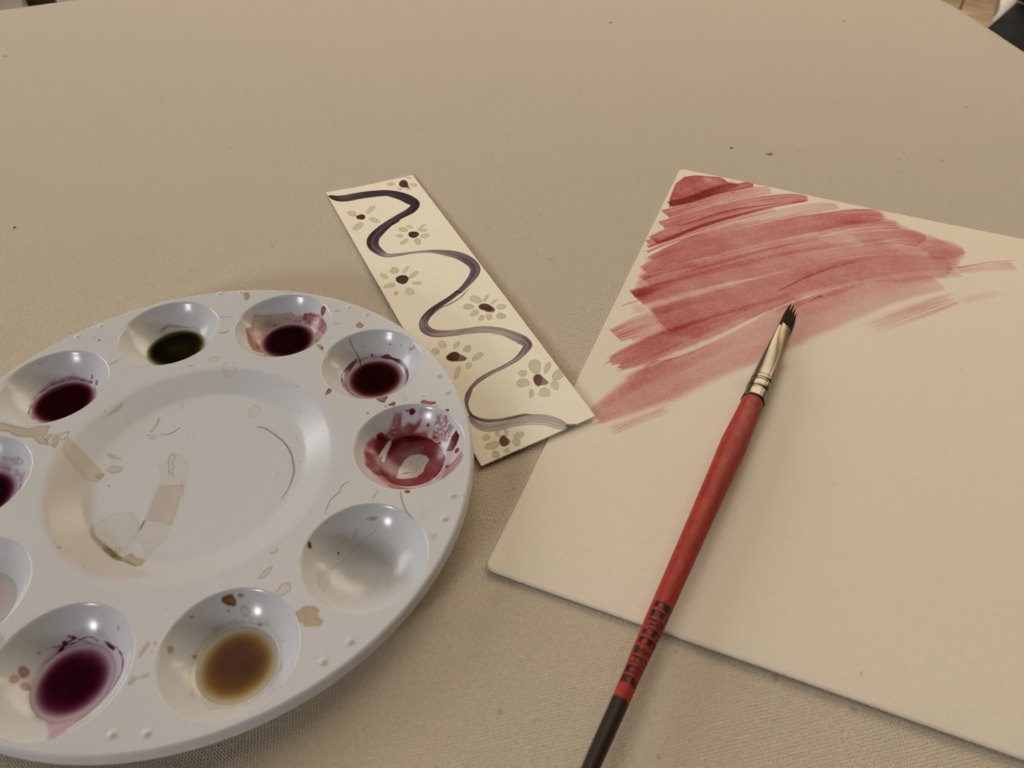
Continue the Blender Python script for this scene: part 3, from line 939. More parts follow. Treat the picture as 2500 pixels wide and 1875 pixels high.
tb_(q1, [(2055, 115), (2100, 115), (2110, 150), (2085, 195), (2065, 190)], OLIVE, .8, soft=.02, noise=.8, nf=10)
tb_(q2, [(470, 100), (540, 105), (530, 122), (480, 118)], GREY, 1.2, soft=.02, noise=.7)
tb_(q2, [(890, 262), (930, 268), (925, 285), (885, 278)], UMBER, .45, soft=.02, noise=.7)
tb_(q2, [(1070, 385), (1100, 368), (1138, 395), (1115, 418), (1072, 412)], (.45, 1.1, 1.4), 1.0, soft=.015, edge=.5, ew=.02, noise=.3)
tb_(q2, [(880, 375), (930, 375), (925, 385), (880, 390)], GREY, .7, soft=.02, noise=.8)
tb_(q2, [(730, 560), (760, 555), (800, 585), (785, 610), (762, 595)], UMBER, .55, soft=.014, edge=.5, noise=.8, speck=.1)
tb_(q2, [(846, 912), (880, 930), (850, 968), (808, 986), (820, 950)], UMBER, .9, soft=.02, edge=.4, noise=.5, nf=7, rough=.02)
tb_(q2, [(735, 1010), (770, 1000), (765, 1060), (748, 1068)], UMBER, .9, soft=.02, edge=.3, noise=.5, rough=.02)
tb_(q2, [(700, 1055), (720, 1080), (770, 1070), (735, 1110), (705, 1135), (690, 1090)], UMBER, .8, soft=.02, noise=.8, nf=9, rough=.02, speck=.1)
tb_(q2, [(1230, 1005), (1345, 975), (1330, 1020), (1310, 1050), (1260, 1035)], UMBER, 1.0, soft=.02, edge=.4, noise=.7, nf=8, rough=.02)
tb_(q2, [(1340, 1060), (1390, 1038), (1405, 1055), (1390, 1075), (1345, 1072)], RED, 1.0, soft=.014, edge=.8, ew=.02)
tb_(q2, [(1608, 1040), (1640, 1022), (1680, 1035), (1745, 1040), (1740, 1058), (1690, 1070), (1630, 1062)], RED, 1.05, soft=.014, edge=.6, ew=.02)
for e, d_ in (((1837, 1111, 17, 13, 0), 1.9), ((1640, 992, 7, 5, 0), 1.2), ((1748, 1076, 7, 5, 0), 1.0), ((1318, 1078, 7, 8, 0), 1.2), ((1168, 1136, 9, 6, 0), 1.4), ((1780, 1068, 5, 5, 0), .7)):
    tr.blob(on(tr, q2, ellipse(*e)), RED, d_, soft=.012)
tb_(q2, [(1430, 965), (1470, 955), (1500, 985), (1500, 1030), (1470, 1035), (1450, 1000)], GREY, .7, soft=.03, noise=.9, nf=10, speck=.05)
tr.blob(on(tr, q4, ellipse(1503, 276, 22, 16)), RED, 1.8, soft=.014)
tb_(q4, [(1240, 250), (1270, 270), (1240, 310), (1210, 350), (1205, 320), (1235, 285)], GREY, .6, soft=.03, noise=.8)
tb_(q4, [(1620, 400), (1690, 390), (1710, 430), (1670, 500), (1600, 520), (1590, 470)], TAN, .18, soft=.03, noise=.9, nf=9, speck=.05)
tb_(q4, [(1690, 640), (1760, 630), (1740, 680), (1720, 690)], (.3, .7, .8), .35, soft=.05, noise=.9)
for e, dn_ in (((322, 617, 36, 25, -30), .35), ((375, 768, 38, 34, 20), .28), ((305, 965, 82, 24, -38), .22), ((455, 1105, 78, 48, -30), .22)):
    tr.blob(on(tr, q4, ellipse(*e, wob=.14)), TAN, dn_, soft=.014, edge=.75, ew=.022, rough=.025)
tb_(q4, [(548, 1300), (600, 1260), (650, 1238), (720, 1240), (758, 1270), (750, 1330), (790, 1370), (760, 1410), (640, 1420), (620, 1380), (560, 1380)], TAN, 1.05, soft=.03, edge=.25, noise=.2, nf=3, rough=.03)
tb_(q5, [(1160, 730), (1200, 650), (1240, 595), (1272, 600), (1240, 660), (1180, 730)], (.25, .55, .75), .55, soft=.02, edge=.3)
for e in ((1310, 607, 22, 16, -30),):
    tr.blob(on(tr, q5, ellipse(*e)), TAN, .4, soft=.02, edge=.3)
tb_(q5, [(1075, 960), (1100, 880), (1160, 890), (1250, 865), (1255, 890), (1160, 910), (1100, 960)], GREY, .9, soft=.03, noise=.8, nf=8)
tb_(q5, [(-10, 520), (35, 540), (40, 600), (0, 650)], GREY, .8, soft=.04, noise=.5)
tb_(q5, [(395, 1340), (540, 1330), (480, 1405), (405, 1418)], (.2, .5, .45), .45, soft=.03, noise=.4)
for k_ in range(60):
    a_, r_ = rng.random() * 6.28, rng.uniform(4.4, 8.1)
    tr.blob(np.array([PC[0] + r_ * math.cos(a_), PC[1] + r_ * math.sin(a_)]) + ellipse(0, 0, rng.uniform(.012, .035), rng.uniform(.01, .02), rng.random() * 180), UMBER, rng.uniform(.1, .5), soft=.01)
tr.D += (.10 * np.clip(fbm(tr.X * .9, tr.Y * .9) - .5, 0, 1))[:, None] * np.array((.4, .6, 1.0))
o = link_mesh("tray_top", mesh_np("tray_top", np.column_stack([X, Y, np.full(X.size, PZ)]), remap[Fq], tr.color()), M_PLASTIC, pal)
so = o.modifiers.new("thickness", 'SOLIDIFY'); so.thickness = .0008; so.offset = -1; so.use_rim = False

# rim
prof = [(TR_, 0)] + [(TR_ + .10 * math.sin(t), -.10 + .10 * math.cos(t)) for t in np.linspace(.2, math.pi / 2, 8)] + [(8.49, -.20), (8.51, -.30), (8.515, -.33), (8.50, -.35), (8.46, -.35), (8.44, -.33), (8.42, -.20), (8.36, -.09)]
nt_ = 360
t = np.linspace(0, 2 * math.pi, nt_, endpoint=False)
V = np.array([[(r_ * math.cos(a_), r_ * math.sin(a_), PZ + z_) for a_ in t] for r_, z_ in prof]).reshape(-1, 3)
rm = Paint(V[:, 0], V[:, 1], BASE)
rm.D += (.08 * fbm(V[:, 0] * 2, V[:, 1] * 2))[:, None] * np.array((.3, .5, .9))
link_mesh("rim", mesh_np("rim", V, quads(len(prof), nt_, True)[:, ::-1], rm.color()), M_RIM, pal)

# mixing dish
nr, na = 150, 520
rr = np.linspace(0.001, DR, nr); aa = np.linspace(0, 2 * math.pi, na, endpoint=False)
Rg, Ag = np.meshgrid(rr, aa, indexing='ij')
def dishz(r):
    wall = (r - 4.22) * .42
    fl = -smin(-wall, np.full_like(r, .44), .07)
    return smin(fl, np.zeros_like(r), .07)
X, Y = Rg * np.cos(Ag), Rg * np.sin(Ag)
Zd = PZ + dishz(Rg)
ds = Paint(X + PC[0], Y + PC[1], BASE)
FZ = PZ - .44
WZ = PZ - .22
warm = (.13, .30, .48)
ds.blob(np.vstack([onto([d3(400, 640), d3(640, 880), d3(800, 1040), d3(750, 1130), d3(700, 1200), d3(650, 1500)], WZ),
                   onto([d4(640, 260), d4(660, 600), d4(860, 780), d4(1090, 930), d4(1300, 1040), d4(1440, 1080), d4(1500, 1140), d4(1100, 1230), d4(700, 1180), d4(300, 900), d4(90, 480), d4(60, 100)], WZ),
                   onto([d3(70, 1400), d3(130, 1100), d3(280, 800)], WZ)]), warm, .42, soft=.12, noise=.08, nf=1.5)
ds.blob(onto([d3(*p_) for p_ in [(390, 640), (640, 860), (760, 960), (820, 1040), (760, 1110), (720, 1150), (560, 1130), (440, 1000), (320, 830)]], WZ), TAN, .22, soft=.05, edge=.25, ew=.04, noise=.2)
ds.blob(onto([d3(*p_) for p_ in [(880, 830), (940, 815), (1090, 890), (1060, 900), (940, 880)]], FZ), UMBER, .28, soft=.03, noise=.4)
ds.blob(onto([d3(*p_) for p_ in [(860, 1040), (960, 980), (1080, 985), (1120, 1020), (1060, 1070), (960, 1090)]], FZ), UMBER, .16, soft=.02, edge=.16, ew=.02, noise=.4)
ds.blob(onto([d3(*p_) for p_ in [(700, 1040), (790, 1020), (830, 1055), (760, 1110), (700, 1080)]], WZ), TAN, .5, soft=.03, edge=.3)
ds.blob(onto([d3(*p_) for p_ in [(860, 370), (940, 310), (1050, 215), (1110, 170), (1125, 205), (1060, 260), (940, 330)]], WZ), UMBER, .16, soft=.02, edge=.2, ew=.02)
ds.blob(onto([d3(*p_) for p_ in [(800, 245), (830, 240), (890, 290), (900, 310), (860, 260)]], WZ), GREY, .8, soft=.02)
# the long brush mark across the floor
ds.blob(onto([d3(*p_) for p_ in [(1800, 790), (1880, 830), (1990, 950), (2005, 1060), (1960, 1180), (1940, 1260), (1600, 1240), (1640, 1130), (1600, 1050), (1680, 950), (1720, 850)]], FZ), TAN, .10, soft=.03, edge=.22, ew=.02, noise=.2)
ds.blob(onto([d3(1600, 1250), d3(1940, 1240), d3(1915, 1420), d4(1900, 40), d4(1840, 270), d4(1760, 470), d4(1640, 420), d4(1400, 400), d4(1450, 270), d4(1520, 60)], FZ), (.17, .33, .45), .75, soft=.04, edge=.12, noise=.2, nf=2)
ds.blob(onto([d4(*p_) for p_ in [(1380, 430), (1640, 430), (1760, 480), (1660, 690), (1520, 800), (1420, 930), (1380, 760), (1220, 620)]], FZ), TAN, .16, soft=.06, edge=.1, noise=.5, nf=4)
ds.blob(onto([d4(*p_) for p_ in [(690, 470), (850, 350), (1000, 290), (1250, 280), (1340, 440), (1330, 560), (1200, 720), (1100, 900), (1000, 880), (860, 770), (720, 620)]], FZ), OLIVE, .11, soft=.06, edge=.14, ew=.03, noise=.4, nf=3)
ds.stroke(onto([d4(*p_) for p_ in [(700, 440), (680, 510), (720, 620), (820, 720), (930, 820), (1040, 910), (1160, 970), (1300, 1035)]], FZ), [.02, .05, .07, .09, .10, .09, .05, .03], OLIVE, [.3, .5, .7, .9, 1.7, 2.0, 1.0, .6], soft=.5, noise=.35)
ds.blob(onto([d4(*p_) for p_ in [(1110, 890), (1220, 830), (1290, 900), (1410, 920), (1370, 1040), (1290, 1040), (1180, 980)]], FZ), UMBER, .28, soft=.04, edge=.15, noise=.3)
ds.blob(onto([d4(*p_) for p_ in ellipse(1045, 795, 42, 48)], FZ), UMBER, .08, soft=.02, edge=.25, ew=.02)
ds.stroke(onto([d4(*p_) for p_ in [(1395, 400), (1360, 470), (1335, 520)]], FZ), .035, OLIVE, 1.3, noise=.5, soft=.4)
ds.stroke(onto([d3(*p_) for p_ in [(1595, 340), (1560, 430), (1490, 520)]], FZ), [.03, .06, .05], OLIVE, [.9, .6, .4], noise=.6, soft=.5)
ds.blob(onto([d3(*p_) for p_ in ellipse(1510, 590, 60, 35)], FZ), OLIVE, .25, soft=.05, noise=.8)
ds.stroke(onto([d3(*p_) for p_ in [(1780, 815), (1740, 870), (1725, 950), (1730, 1100)]], FZ), .012, GREY, 2.2, soft=.5)
ds.stroke(onto([d3(*p_) for p_ in [(1780, 815), (1805, 860), (1775, 930), (1790, 1000), (1770, 1060), (1785, 1140)]], FZ), .012, GREY, 2.2, soft=.5)
ds.stroke(onto([d3(*p_) for p_ in [(1890, 1250), (1905, 1200), (1890, 1175)]], FZ), .01, GREY, 1.6, soft=.5)
for e in ((1450, 570, 16, 5, 0), (1995, 595, 6, 6, 0), (918, 1252, 14, 9, 0), (1600, 965, 6, 6, 0), (275, 800, 0, 0, 0)):
    if e[2]: ds.blob(onto([d3(*p_) for p_ in ellipse(*e)], FZ), UMBER, .9, soft=.012)
ds.blob(onto([d4(*p_) for p_ in [(248, 820), (270, 785), (305, 780), (295, 815), (262, 828)]], WZ), UMBER, .5, soft=.015)
ds.blob(onto([q2(*p_) for p_ in ellipse(212, 1122, 48, 58, 25)], FZ), TAN, .10, soft=.015, edge=.42, ew=.018)
ds.blob(onto([q1(*p_) for p_ in ellipse(1945, 790, 62, 52)], WZ), TAN, .05, soft=.015, edge=.5, ew=.02, rough=.03)
ds.blob(onto([q1(*p_) for p_ in ellipse(1520, 1038, 16, 26, -20)], WZ), GREY, .1, soft=.01, edge=.7, ew=.015)
for q in ((600, 980), (565, 1345), (405, 1652), (607, 1546), (606, 1144)):
    ds.blob(onto([q2(*p_) for p_ in ellipse(q[0], q[1], 5, 4)], FZ), BROWN, .5, soft=.01)
for k_ in range(70):
    a_, r_ = rng.random() * 6.28, 4.1 * math.sqrt(rng.random())
    ds.blob(np.array([PC[0] + r_ * math.cos(a_), PC[1] + r_ * math.sin(a_)]) + ellipse(0, 0, rng.uniform(.01, .025), .012), UMBER, rng.uniform(.1, .4), soft=.01)
o = link_mesh("mixing_dish", mesh_np("mixing_dish", np.column_stack([X.ravel(), Y.ravel(), Zd.ravel()]), quads(nr, na, True)[:, ::-1], ds.color()), M_PLASTIC, pal)
tag(o, "shallow round mixing dish in the middle with faint brush marks")
so = o.modifiers.new("thickness", 'SOLIDIFY'); so.thickness = .0008; so.offset = -1; so.use_rim = False

# raised dots near the rim
dot_me = None
dots = [q1(855, 400), q1(655, 490), q1(1860, 130), (589, 714), q2(1010, 240), q2(1160, 305), q2(1770, 820), q2(1840, 960), q4(1885, 310), q4(1815, 505),
        (855, 1566), (789, 1615), (275, 1793), (359, 1790)]
r_, hh_ = .15, .055
rows = []
for u in np.linspace(0, 1, 8):
    rad = r_ * (1 - u) ; z_ = hh_ * (math.cos(math.pi * (1 - u)) + 1) / 2
    rows.append([(max(rad, .0005) * math.cos(a_), max(rad, .0005) * math.sin(a_), z_) for a_ in np.linspace(0, 2 * math.pi, 20, endpoint=False)])
dm = mesh_np("raised_dot", np.array(rows).reshape(-1, 3), quads(8, 20, True))
dm.materials.append(M_PLASTIC_PLAIN); dm.polygons.foreach_set("use_smooth", np.ones(len(dm.polygons), bool))
pos = [onto([q], PZ)[0][:2] - PC for q in dots]
for k_ in (7, 8, 9):
    for s_ in (-.065, .065):
        a_ = PH - (k_ - .5) * math.pi / 5 + s_
        if k_ == 7: continue
        pos.append(8.0 * np.array([math.cos(a_), math.sin(a_)]))
for p_ in pos:
    o = bpy.data.objects.new("raised_dot", dm); COL.objects.link(o); o.parent = pal
    o.location = (p_[0] * CM, p_[1] * CM, (PZ + .0005) * CM)

# wells
info = {1: ("well of dark olive paint at the far left", (1.05,1.12,1.75), .78, 1.9, 24), 2: ("well of dark red paint with brown smears up its wall", (1.1,1.9,1.75), .80, 1.5, 24),
        3: ("well of dark red paint ringed by a purple tide line", (1.0,1.85,1.75), .80, 1.5, 26), 4: ("well coated with dried red paint around a bare spot", RED, None, 0, 0),
        5: ("empty white well with faint specks", TAN, None, 0, 0), 6: ("well of amber brown paint", (.62, 1.05, 2.2), .79, 1.3, 12),
        7: ("well of deep plum paint inside a dotted purple ring", (.95, 1.9, 1.35), .80, 1.15, 18), 8: ("well holding pale pink wash", (.12, .42, .42), .76, 1.0, 3.6),
        9: ("well of dark plum paint at the left edge", (1.0, 1.9, 1.4), .80, 1.3, 24), 10: ("well of dark maroon paint", (.95, 1.95, 1.6), .80, 1.5, 24)}
nr, na = 96, 330
PE = {1: (0, .55), 2: (.02, .75), 3: (.03, .75), 6: (.05, 1.0), 7: (.14, .82), 8: (0, 1.0), 9: (.03, .7), 10: (0, .6)}
PK = {1: 4.0, 2: 3.6, 3: 3.6, 6: 3.0, 7: 2.9, 8: .9, 9: 3.6, 10: 3.6}
u = np.linspace(0, 1, nr)
rr = np.concatenate([np.linspace(.0005, 1.5, nr - 26, endpoint=False), np.linspace(1.5, HOLE, 26)])
aa = np.linspace(0, 2 * math.pi, na, endpoint=False)
Rg, Ag = np.meshgrid(rr, aa, indexing='ij')
Wx, Wy = Rg * np.cos(Ag), Rg * np.sin(Ag)
Wz = bowl(Rg)
th = Ag.ravel(); rad = Rg.ravel()


def ringst(W, r0, w, pig, dens, a0=None, a1=None, seed=0., f=2.0, thr=None):
    wob = .05 * (fbm(np.cos(th) * 2 + seed, np.sin(th) * 2 + seed) - .5) * 2
    m = np.exp(-((rad - r0 - wob) / w) ** 2)
    nz = fbm(np.cos(th) * f * 3 + seed, np.sin(th) * f * 3 + rad * 5)
    m = m * (smooth01(thr, thr + .12, nz) if thr else np.clip(nz * 2 - .3, 0, 2))
    W.D += (m * dens)[:, None] * np.asarray(pig)


for k in range(1, 11):
    label, pig, lev, _, kk = info[k]
    c = wc(k) - PC
    W = Paint(Wx, Wy, BASE)
    B = lambda zf, pts, pg, dn, **kw: W.blob(into(k, [zf(*p_) for p_ in pts]), pg, dn, **kw)
    L = lambda zf, pts, hw, pg, dn, **kw: W.stroke(into(k, [zf(*p_) for p_ in pts]), hw, pg, dn, **kw)
    if k == 1:
        L(q1, [(1350, 452), (1425, 400), (1560, 412), (1650, 420), (1695, 460)], [.02, .05, .03, .03, .02], OLIVE, [1.0, .9, .5, .5, .9], noise=.8, soft=.5)
        ringst(W, 1.02, .05, OLIVE, .35, seed=1)
        B(q1, ellipse(1245, 640, 12, 26), OLIVE, .6, soft=.03)
    if k == 2:
        B(w2, [(430, 490), (690, 500), (900, 470), (1100, 450), (1180, 520), (1300, 530), (1350, 480), (1430, 470), (1600, 500), (1690, 560), (1750, 650), (1760, 760), (1620, 980), (1500, 1000), (1100, 1100), (620, 1190), (430, 1150), (340, 1000), (310, 850), (290, 740), (370, 740), (420, 600)],
          (.45, 1.0, 1.1), .40, soft=.04, edge=.25, ew=.03, noise=.5, nf=3, rough=.03)
        B(w2, [(300, 760), (420, 740), (470, 900), (600, 1180), (430, 1150), (340, 1000)], (.4, 1.0, 1.5), .7, soft=.06, noise=.3)
        B(w2, [(1340, 490), (1480, 470), (1600, 500), (1690, 590), (1750, 690), (1700, 850), (1600, 760), (1450, 680), (1310, 580)], (.45, 1.1, 1.1), .95, soft=.04, edge=.4, noise=.4, nf=4, rough=.03)
        B(w2, ellipse(1688, 430, 44, 90, 8), (.5, 1.1, 1.1), 1.6, soft=.02, edge=.5)
        B(w2, ellipse(1540, 640, 30, 10, -5), RED, .9, soft=.01, erase=True)
        B(w2, ellipse(1385, 625, 16, 14), RED, .9, soft=.01, erase=True)
        ringst(W, 1.07, .05, RED, .5, seed=3, thr=.45)
        ringst(W, 1.18, .10, (.4, 1.0, 1.2), .35, seed=4)
    if k == 3:
        L(w3, [(1200, 570), (1300, 560), (1410, 600), (1540, 650), (1650, 760), (1700, 900), (1690, 1010), (1640, 1100)], [.03, .08, .04, .06, .06, .04, .03, .02], PLUM, [1.9, 1.9, 2.1, 2.3, 2.1, 2.0, 1.8, 1.4], soft=.3, noise=.3, edge=.5)
        L(w3, [(700, 640), (600, 760), (520, 900), (515, 1030), (540, 1160), (620, 1270), (740, 1350)], [.04, .07, .06, .05, .03, .03, .03], PLUM, [1.3, 1.7, 1.8, 1.6, 1.6, 1.6, 1.6], soft=.3, noise=.5)
        L(w3, [(720, 600), (580, 720), (450, 880), (430, 1000), (460, 1130), (560, 1230)], .018, PLUM, [1.4, 1.6, 2.2, 2.4, 1.8, 1.2], soft=.4, noise=.8)
        B(w3, [(560, 780), (480, 880), (440, 1010), (470, 1130), (540, 1200), (520, 1000), (600, 800)], PLUM, .35, soft=.04, noise=.5)
        B(w3, ellipse(1013, 525, 18, 34, -15), PLUM, 2.0, soft=.02)
        B(w3, ellipse(900, 592, 14, 14), PLUM, 1.4, soft=.02)
        B(w3, [(820, 640), (900, 560), (1100, 520), (1250, 520), (1500, 640), (1300, 600), (1000, 600)], PLUM, .25, soft=.05, noise=.8)
        B(w3, ellipse(1365, 320, 20, 18), UMBER, 1.0, soft=.015); B(w3, ellipse(1575, 340, 16, 20), UMBER, .35, soft=.015)
        B(w3, [(1730, 400), (1790, 390), (1840, 330), (1830, 400), (1780, 440), (1725, 425)], (.4, .9, .8), .8, soft=.02, noise=.4)
        L(w3, [(1770, 270), (1745, 330), (1740, 440), (1715, 510)], .018, GREY, 1.3, soft=.5, noise=.9)
        L(w3, [(820, 390), (870, 355), (925, 375)], .016, GREY, 1.0, soft=.5, noise=.8)
        ringst(W, 1.08, .06, PLUM, .45, seed=5)
    if k == 4:
        W.D += (1.35 * (1 - smooth01(1.0, 1.03, rad)) * np.clip(.55 + 1.0 * fbm(Wx.ravel() * 2.2, Wy.ravel() * 2.2), 0, 2))[:, None] * np.array(RED)
        ringst(W, 1.015, .035, RED, 1.3, seed=6)
        B(w4, [(545, 760), (600, 710), (680, 740), (760, 700), (850, 600), (900, 380), (990, 385), (1000, 560), (1100, 510), (1180, 520), (1260, 480), (1240, 560), (1160, 650), (1330, 640), (1350, 720), (1200, 760), (1000, 780), (880, 900), (800, 1050), (840, 1240), (700, 1230), (600, 1180), (520, 1080), (508, 930)],
          RED, .95, soft=.06, edge=.15, noise=.55, nf=2.6, rough=.05, rf=4)
        B(w4, [(680, 700), (760, 690), (830, 760), (700, 950), (640, 900), (640, 780)], RED, 1.2, soft=.08, noise=.3)
        B(w4, [(700, 1230), (820, 1260), (1000, 1380), (1300, 1390), (1500, 1300), (1620, 1100), (1800, 900), (1850, 1000), (1700, 1300), (1300, 1460), (900, 1440)], RED, .5, soft=.08, noise=.5, nf=3)
        B(w4, [(855, 735), (800, 780), (720, 900), (690, 980), (745, 960), (720, 1020), (760, 1045), (805, 920), (855, 800)], RED, 1, soft=.015, erase=True, rough=.01)
        for e in ((880, 575, 18, 10), (905, 640, 24, 10), (830, 690, 14, 22), (865, 715, 12, 14), (1275, 845, 12, 8)):
            B(w4, ellipse(*e), RED, .9, soft=.012, erase=True)
        B(w4, [(925, 1255), (960, 1130), (1040, 1010), (1130, 950), (1220, 935), (1330, 950), (1375, 1010), (1320, 1080), (1290, 1170), (1200, 1240), (1100, 1262), (1000, 1268)], RED, .97, soft=.02, erase=True, rough=.02, rf=6)
        B(w4, [(1000, 1190), (1060, 1180), (1130, 1178), (1070, 1200), (1010, 1200)], BROWN, .6, soft=.012)
        B(w4, [(1040, 1150), (1090, 990), (1280, 960), (1300, 1060), (1200, 1200), (1100, 1230)], GREY, .8, soft=.05, nf=12, speck=-.04)
        for e, d_ in (((1140, 360, 42, 46, 0), 2.2), ((712, 690, 50, 52, 0), 1.4), ((1075, 348, 22, 12, 0), 1.4), ((1745, 885, 44, 24, -50), 1.4), ((1355, 540, 25, 26, 0), .8), ((1510, 785, 26, 20, 0), 1.1), ((1450, 710, 30, 18, 0), .9), ((1600, 430, 8, 20, -20), 1.6), ((1610, 1100, 30, 12, -45), 1.8)):
            B(w4, ellipse(*e), RED, d_, soft=.015, edge=.4, ew=.02)
        B(w4, [(1735, 612), (1778, 690), (1740, 800), (1690, 880), (1598, 895), (1640, 790), (1680, 690)], RED, 2.6, soft=.02, edge=.5)
        B(w4, [(1480, 380), (1600, 430), (1700, 560), (1660, 720), (1560, 790), (1400, 720), (1440, 560)], (.5, 1.1, 1.0), .95, soft=.06, noise=.4, nf=7, speck=-.01)
        B(w4, [(1240, 320), (1330, 280), (1400, 330), (1340, 400), (1250, 420), (1270, 480), (1230, 480)], (.4, .7, .6), .5, soft=.05, noise=.8, nf=7)
        ringst(W, 1.2, .14, RED, .28, seed=8)
    if k == 5:
        B(q4, ellipse(676, 728, 18, 30, -15), UMBER, 1.5, soft=.02, edge=.5)
        B(q4, ellipse(921, 795, 9, 10), BROWN, .7, soft=.012); B(q4, ellipse(822, 540, 7, 7), UMBER, .8, soft=.012)
        B(q4, [(1150, 510), (1200, 488), (1260, 490), (1225, 522)], OLIVE, .9, soft=.02, noise=.6)
        B(q4, ellipse(1380, 1000, 38, 112, 22), TAN, .10, soft=.02, edge=.22, ew=.025, noise=.4)
        B(q4, [(740, 960), (850, 950), (850, 1040), (790, 1140), (740, 1060)], TAN, .17, soft=.03, edge=.14, noise=.5, nf=5)
        L(q4, [(1072, 600), (1065, 630), (1045, 660)], .012, GREY, 2.0, soft=.5)
        L(q4, [(1280, 545), (1100, 720), (960, 860), (860, 940)], .012, GREY, .9, soft=.5, noise=.6)
        B(q4, [(760, 820), (880, 790), (1000, 690), (960, 620), (860, 660)], TAN, .08, soft=.05, edge=.12, noise=.7)
    if k == 6:
        B(q5, [(1868, 225), (1910, 200), (1960, 190), (1995, 250), (1985, 295), (1920, 285), (1870, 255)], UMBER, 1.1, soft=.02, edge=.6, ew=.03, noise=.2)
        B(q5, ellipse(2068, 335, 38, 58, -15), TAN, .25, soft=.02, edge=.6, ew=.02)
        for e, d_ in (((1616, 387, 18, 14, 0), .5), ((1437, 662, 30, 30, 0), .45), ((1643, 720, 20, 18, 0), .6), ((2030, 203, 24, 20, 0), .5), ((1928, 335, 12, 12, 0), .4), ((2395, 990, 20, 28, -30), .5), ((2195, 450, 20, 16, 0), .5)):
            B(q5, ellipse(*e), UMBER, d_ * .8, soft=.018, edge=.3, ew=.015)
        ringst(W, 1.13, .035, TAN, .5, seed=11); ringst(W, 1.02, .05, TAN, .35, seed=12); ringst(W, 1.2, .03, TAN, .4, seed=15, thr=.5)
        B(q5, [(1850, 440), (2000, 400), (2050, 470), (1900, 470)], TAN, .12, soft=.04, noise=.8)
    if k == 7:
        L(q5, [(640, 560), (560, 610), (490, 690), (400, 770), (340, 860), (305, 960), (300, 1050), (335, 1150)], [.02, .03, .03, .02, .02, .04, .04, .03], PLUM, [1.0, 1.6, 1.5, .9, .9, 1.6, 1.8, 1.4], soft=.4, noise=.9)
        L(q5, [(440, 640), (520, 630), (640, 600), (700, 565), (770, 555), (830, 590)], .016, PLUM, 1.3, soft=.5, noise=.7)
        L(q5, [(620, 550), (680, 580), (780, 612)], .014, PLUM, 1.0, soft=.5, noise=.6)
        for e in ((545, 608, 22, 22), (519, 668, 24, 22), (622, 560, 22, 14), (585, 548, 14, 8)):
            B(q5, ellipse(*e), PLUM, 2.3, soft=.02)
        B(q5, [(880, 590), (920, 600), (975, 640), (960, 670), (915, 640)], PLUM, 2.2, soft=.02, edge=.4)
        L(q5, [(985, 640), (1030, 720), (1035, 810), (1000, 900), (930, 1010), (830, 1120), (740, 1200), (640, 1270)], [.03, .03, .035, .03, .02, .02, .025, .03], PLUM, [.8, 1.2, 1.3, 1.4, .9, .6, .8, .9], soft=.4, noise=.8)
        B(q5, [(380, 1260), (430, 1240), (560, 1260), (760, 1190), (640, 1275), (560, 1330), (540, 1370), (480, 1430), (400, 1430)], (.3, .8, .65), .7, soft=.04, noise=.4, nf=4)
        B(q5, [(330, 800), (420, 700), (560, 560), (700, 480), (830, 470), (910, 540), (930, 620), (1040, 700), (1040, 850), (760, 1200), (500, 1260), (380, 1240), (310, 1050)], (.25, .55, .38), .42, soft=.05, noise=.3)
        for e, d_ in (((200, 850, 50, 48, 0), 1.0), ((120, 910, 42, 38, -30), .4), ((215, 975, 46, 36, 20), .75), ((330, 690, 22, 20, 0), .2)):
            B(q5, ellipse(*e), (.4, .9, 1.1), d_, soft=.03, edge=.4, ew=.03)
        B(q5, ellipse(1000, 478, 10, 22), GREY, 1.4, soft=.02)
        ringst(W, .98, .07, PLUM, .3, seed=21)
    if k == 8:
        ringst(W, .9, .3, (.1, .4, .4), .3, seed=31)
    if k == 9:
        ringst(W, 1.12, .10, PLUM, .6, seed=33); ringst(W, 1.3, .06, PLUM, .35, seed=35, thr=.48); ringst(W, 1.05, .04, PLUM, .6, seed=36, thr=.5)
        B(q1, ellipse(150, 1540, 50, 35), PLUM, .35, soft=.04, noise=.9, nf=8)
    if k == 10:
        L(q1, [(238, 1140), (262, 1085), (300, 1035), (350, 990)], [.02, .025, .025, .02], PLUM, [2.4, 2.6, 2.0, .6], soft=.5)
        L(q1, [(340, 960), (430, 890), (550, 850), (660, 845), (780, 880)], [.04, .09, .10, .09, .05], PLUM, [.2, .35, .45, .45, .5], soft=.7, noise=.9, streak=.4)
        for e, d_ in (((778, 830, 9, 20, 0), .9), ((815, 880, 12, 22, 10), 1.2), ((765, 872, 14, 12, 0), .8), ((622, 806, 12, 6, 0), .6), ((690, 858, 8, 8, 0), .9), ((336, 716, 6, 6, 0), .9), ((590, 832, 40, 8, 0), .4)):
            B(q1, ellipse(*e), PLUM, d_, soft=.018)
        ringst(W, 1.04, .04, PLUM, .8, seed=41)
    W.D += (.06 * np.clip(fbm(Wx.ravel() * 2 + k, Wy.ravel() * 2) - .45, 0, 1))[:, None] * np.array((.5, .6, 1.0))
    wo = link_mesh("well", mesh_np("well", np.column_stack([Wx.ravel(), Wy.ravel(), Wz.ravel()]), quads(nr, na, True)[:, ::-1], W.color()), M_PLASTIC, pal)
    wo.location = (c[0] * CM, c[1] * CM, PZ * CM)
    tag(wo, label)
    so = wo.modifiers.new("thickness", 'SOLIDIFY'); so.thickness = .0008; so.offset = -1; so.use_rim = False
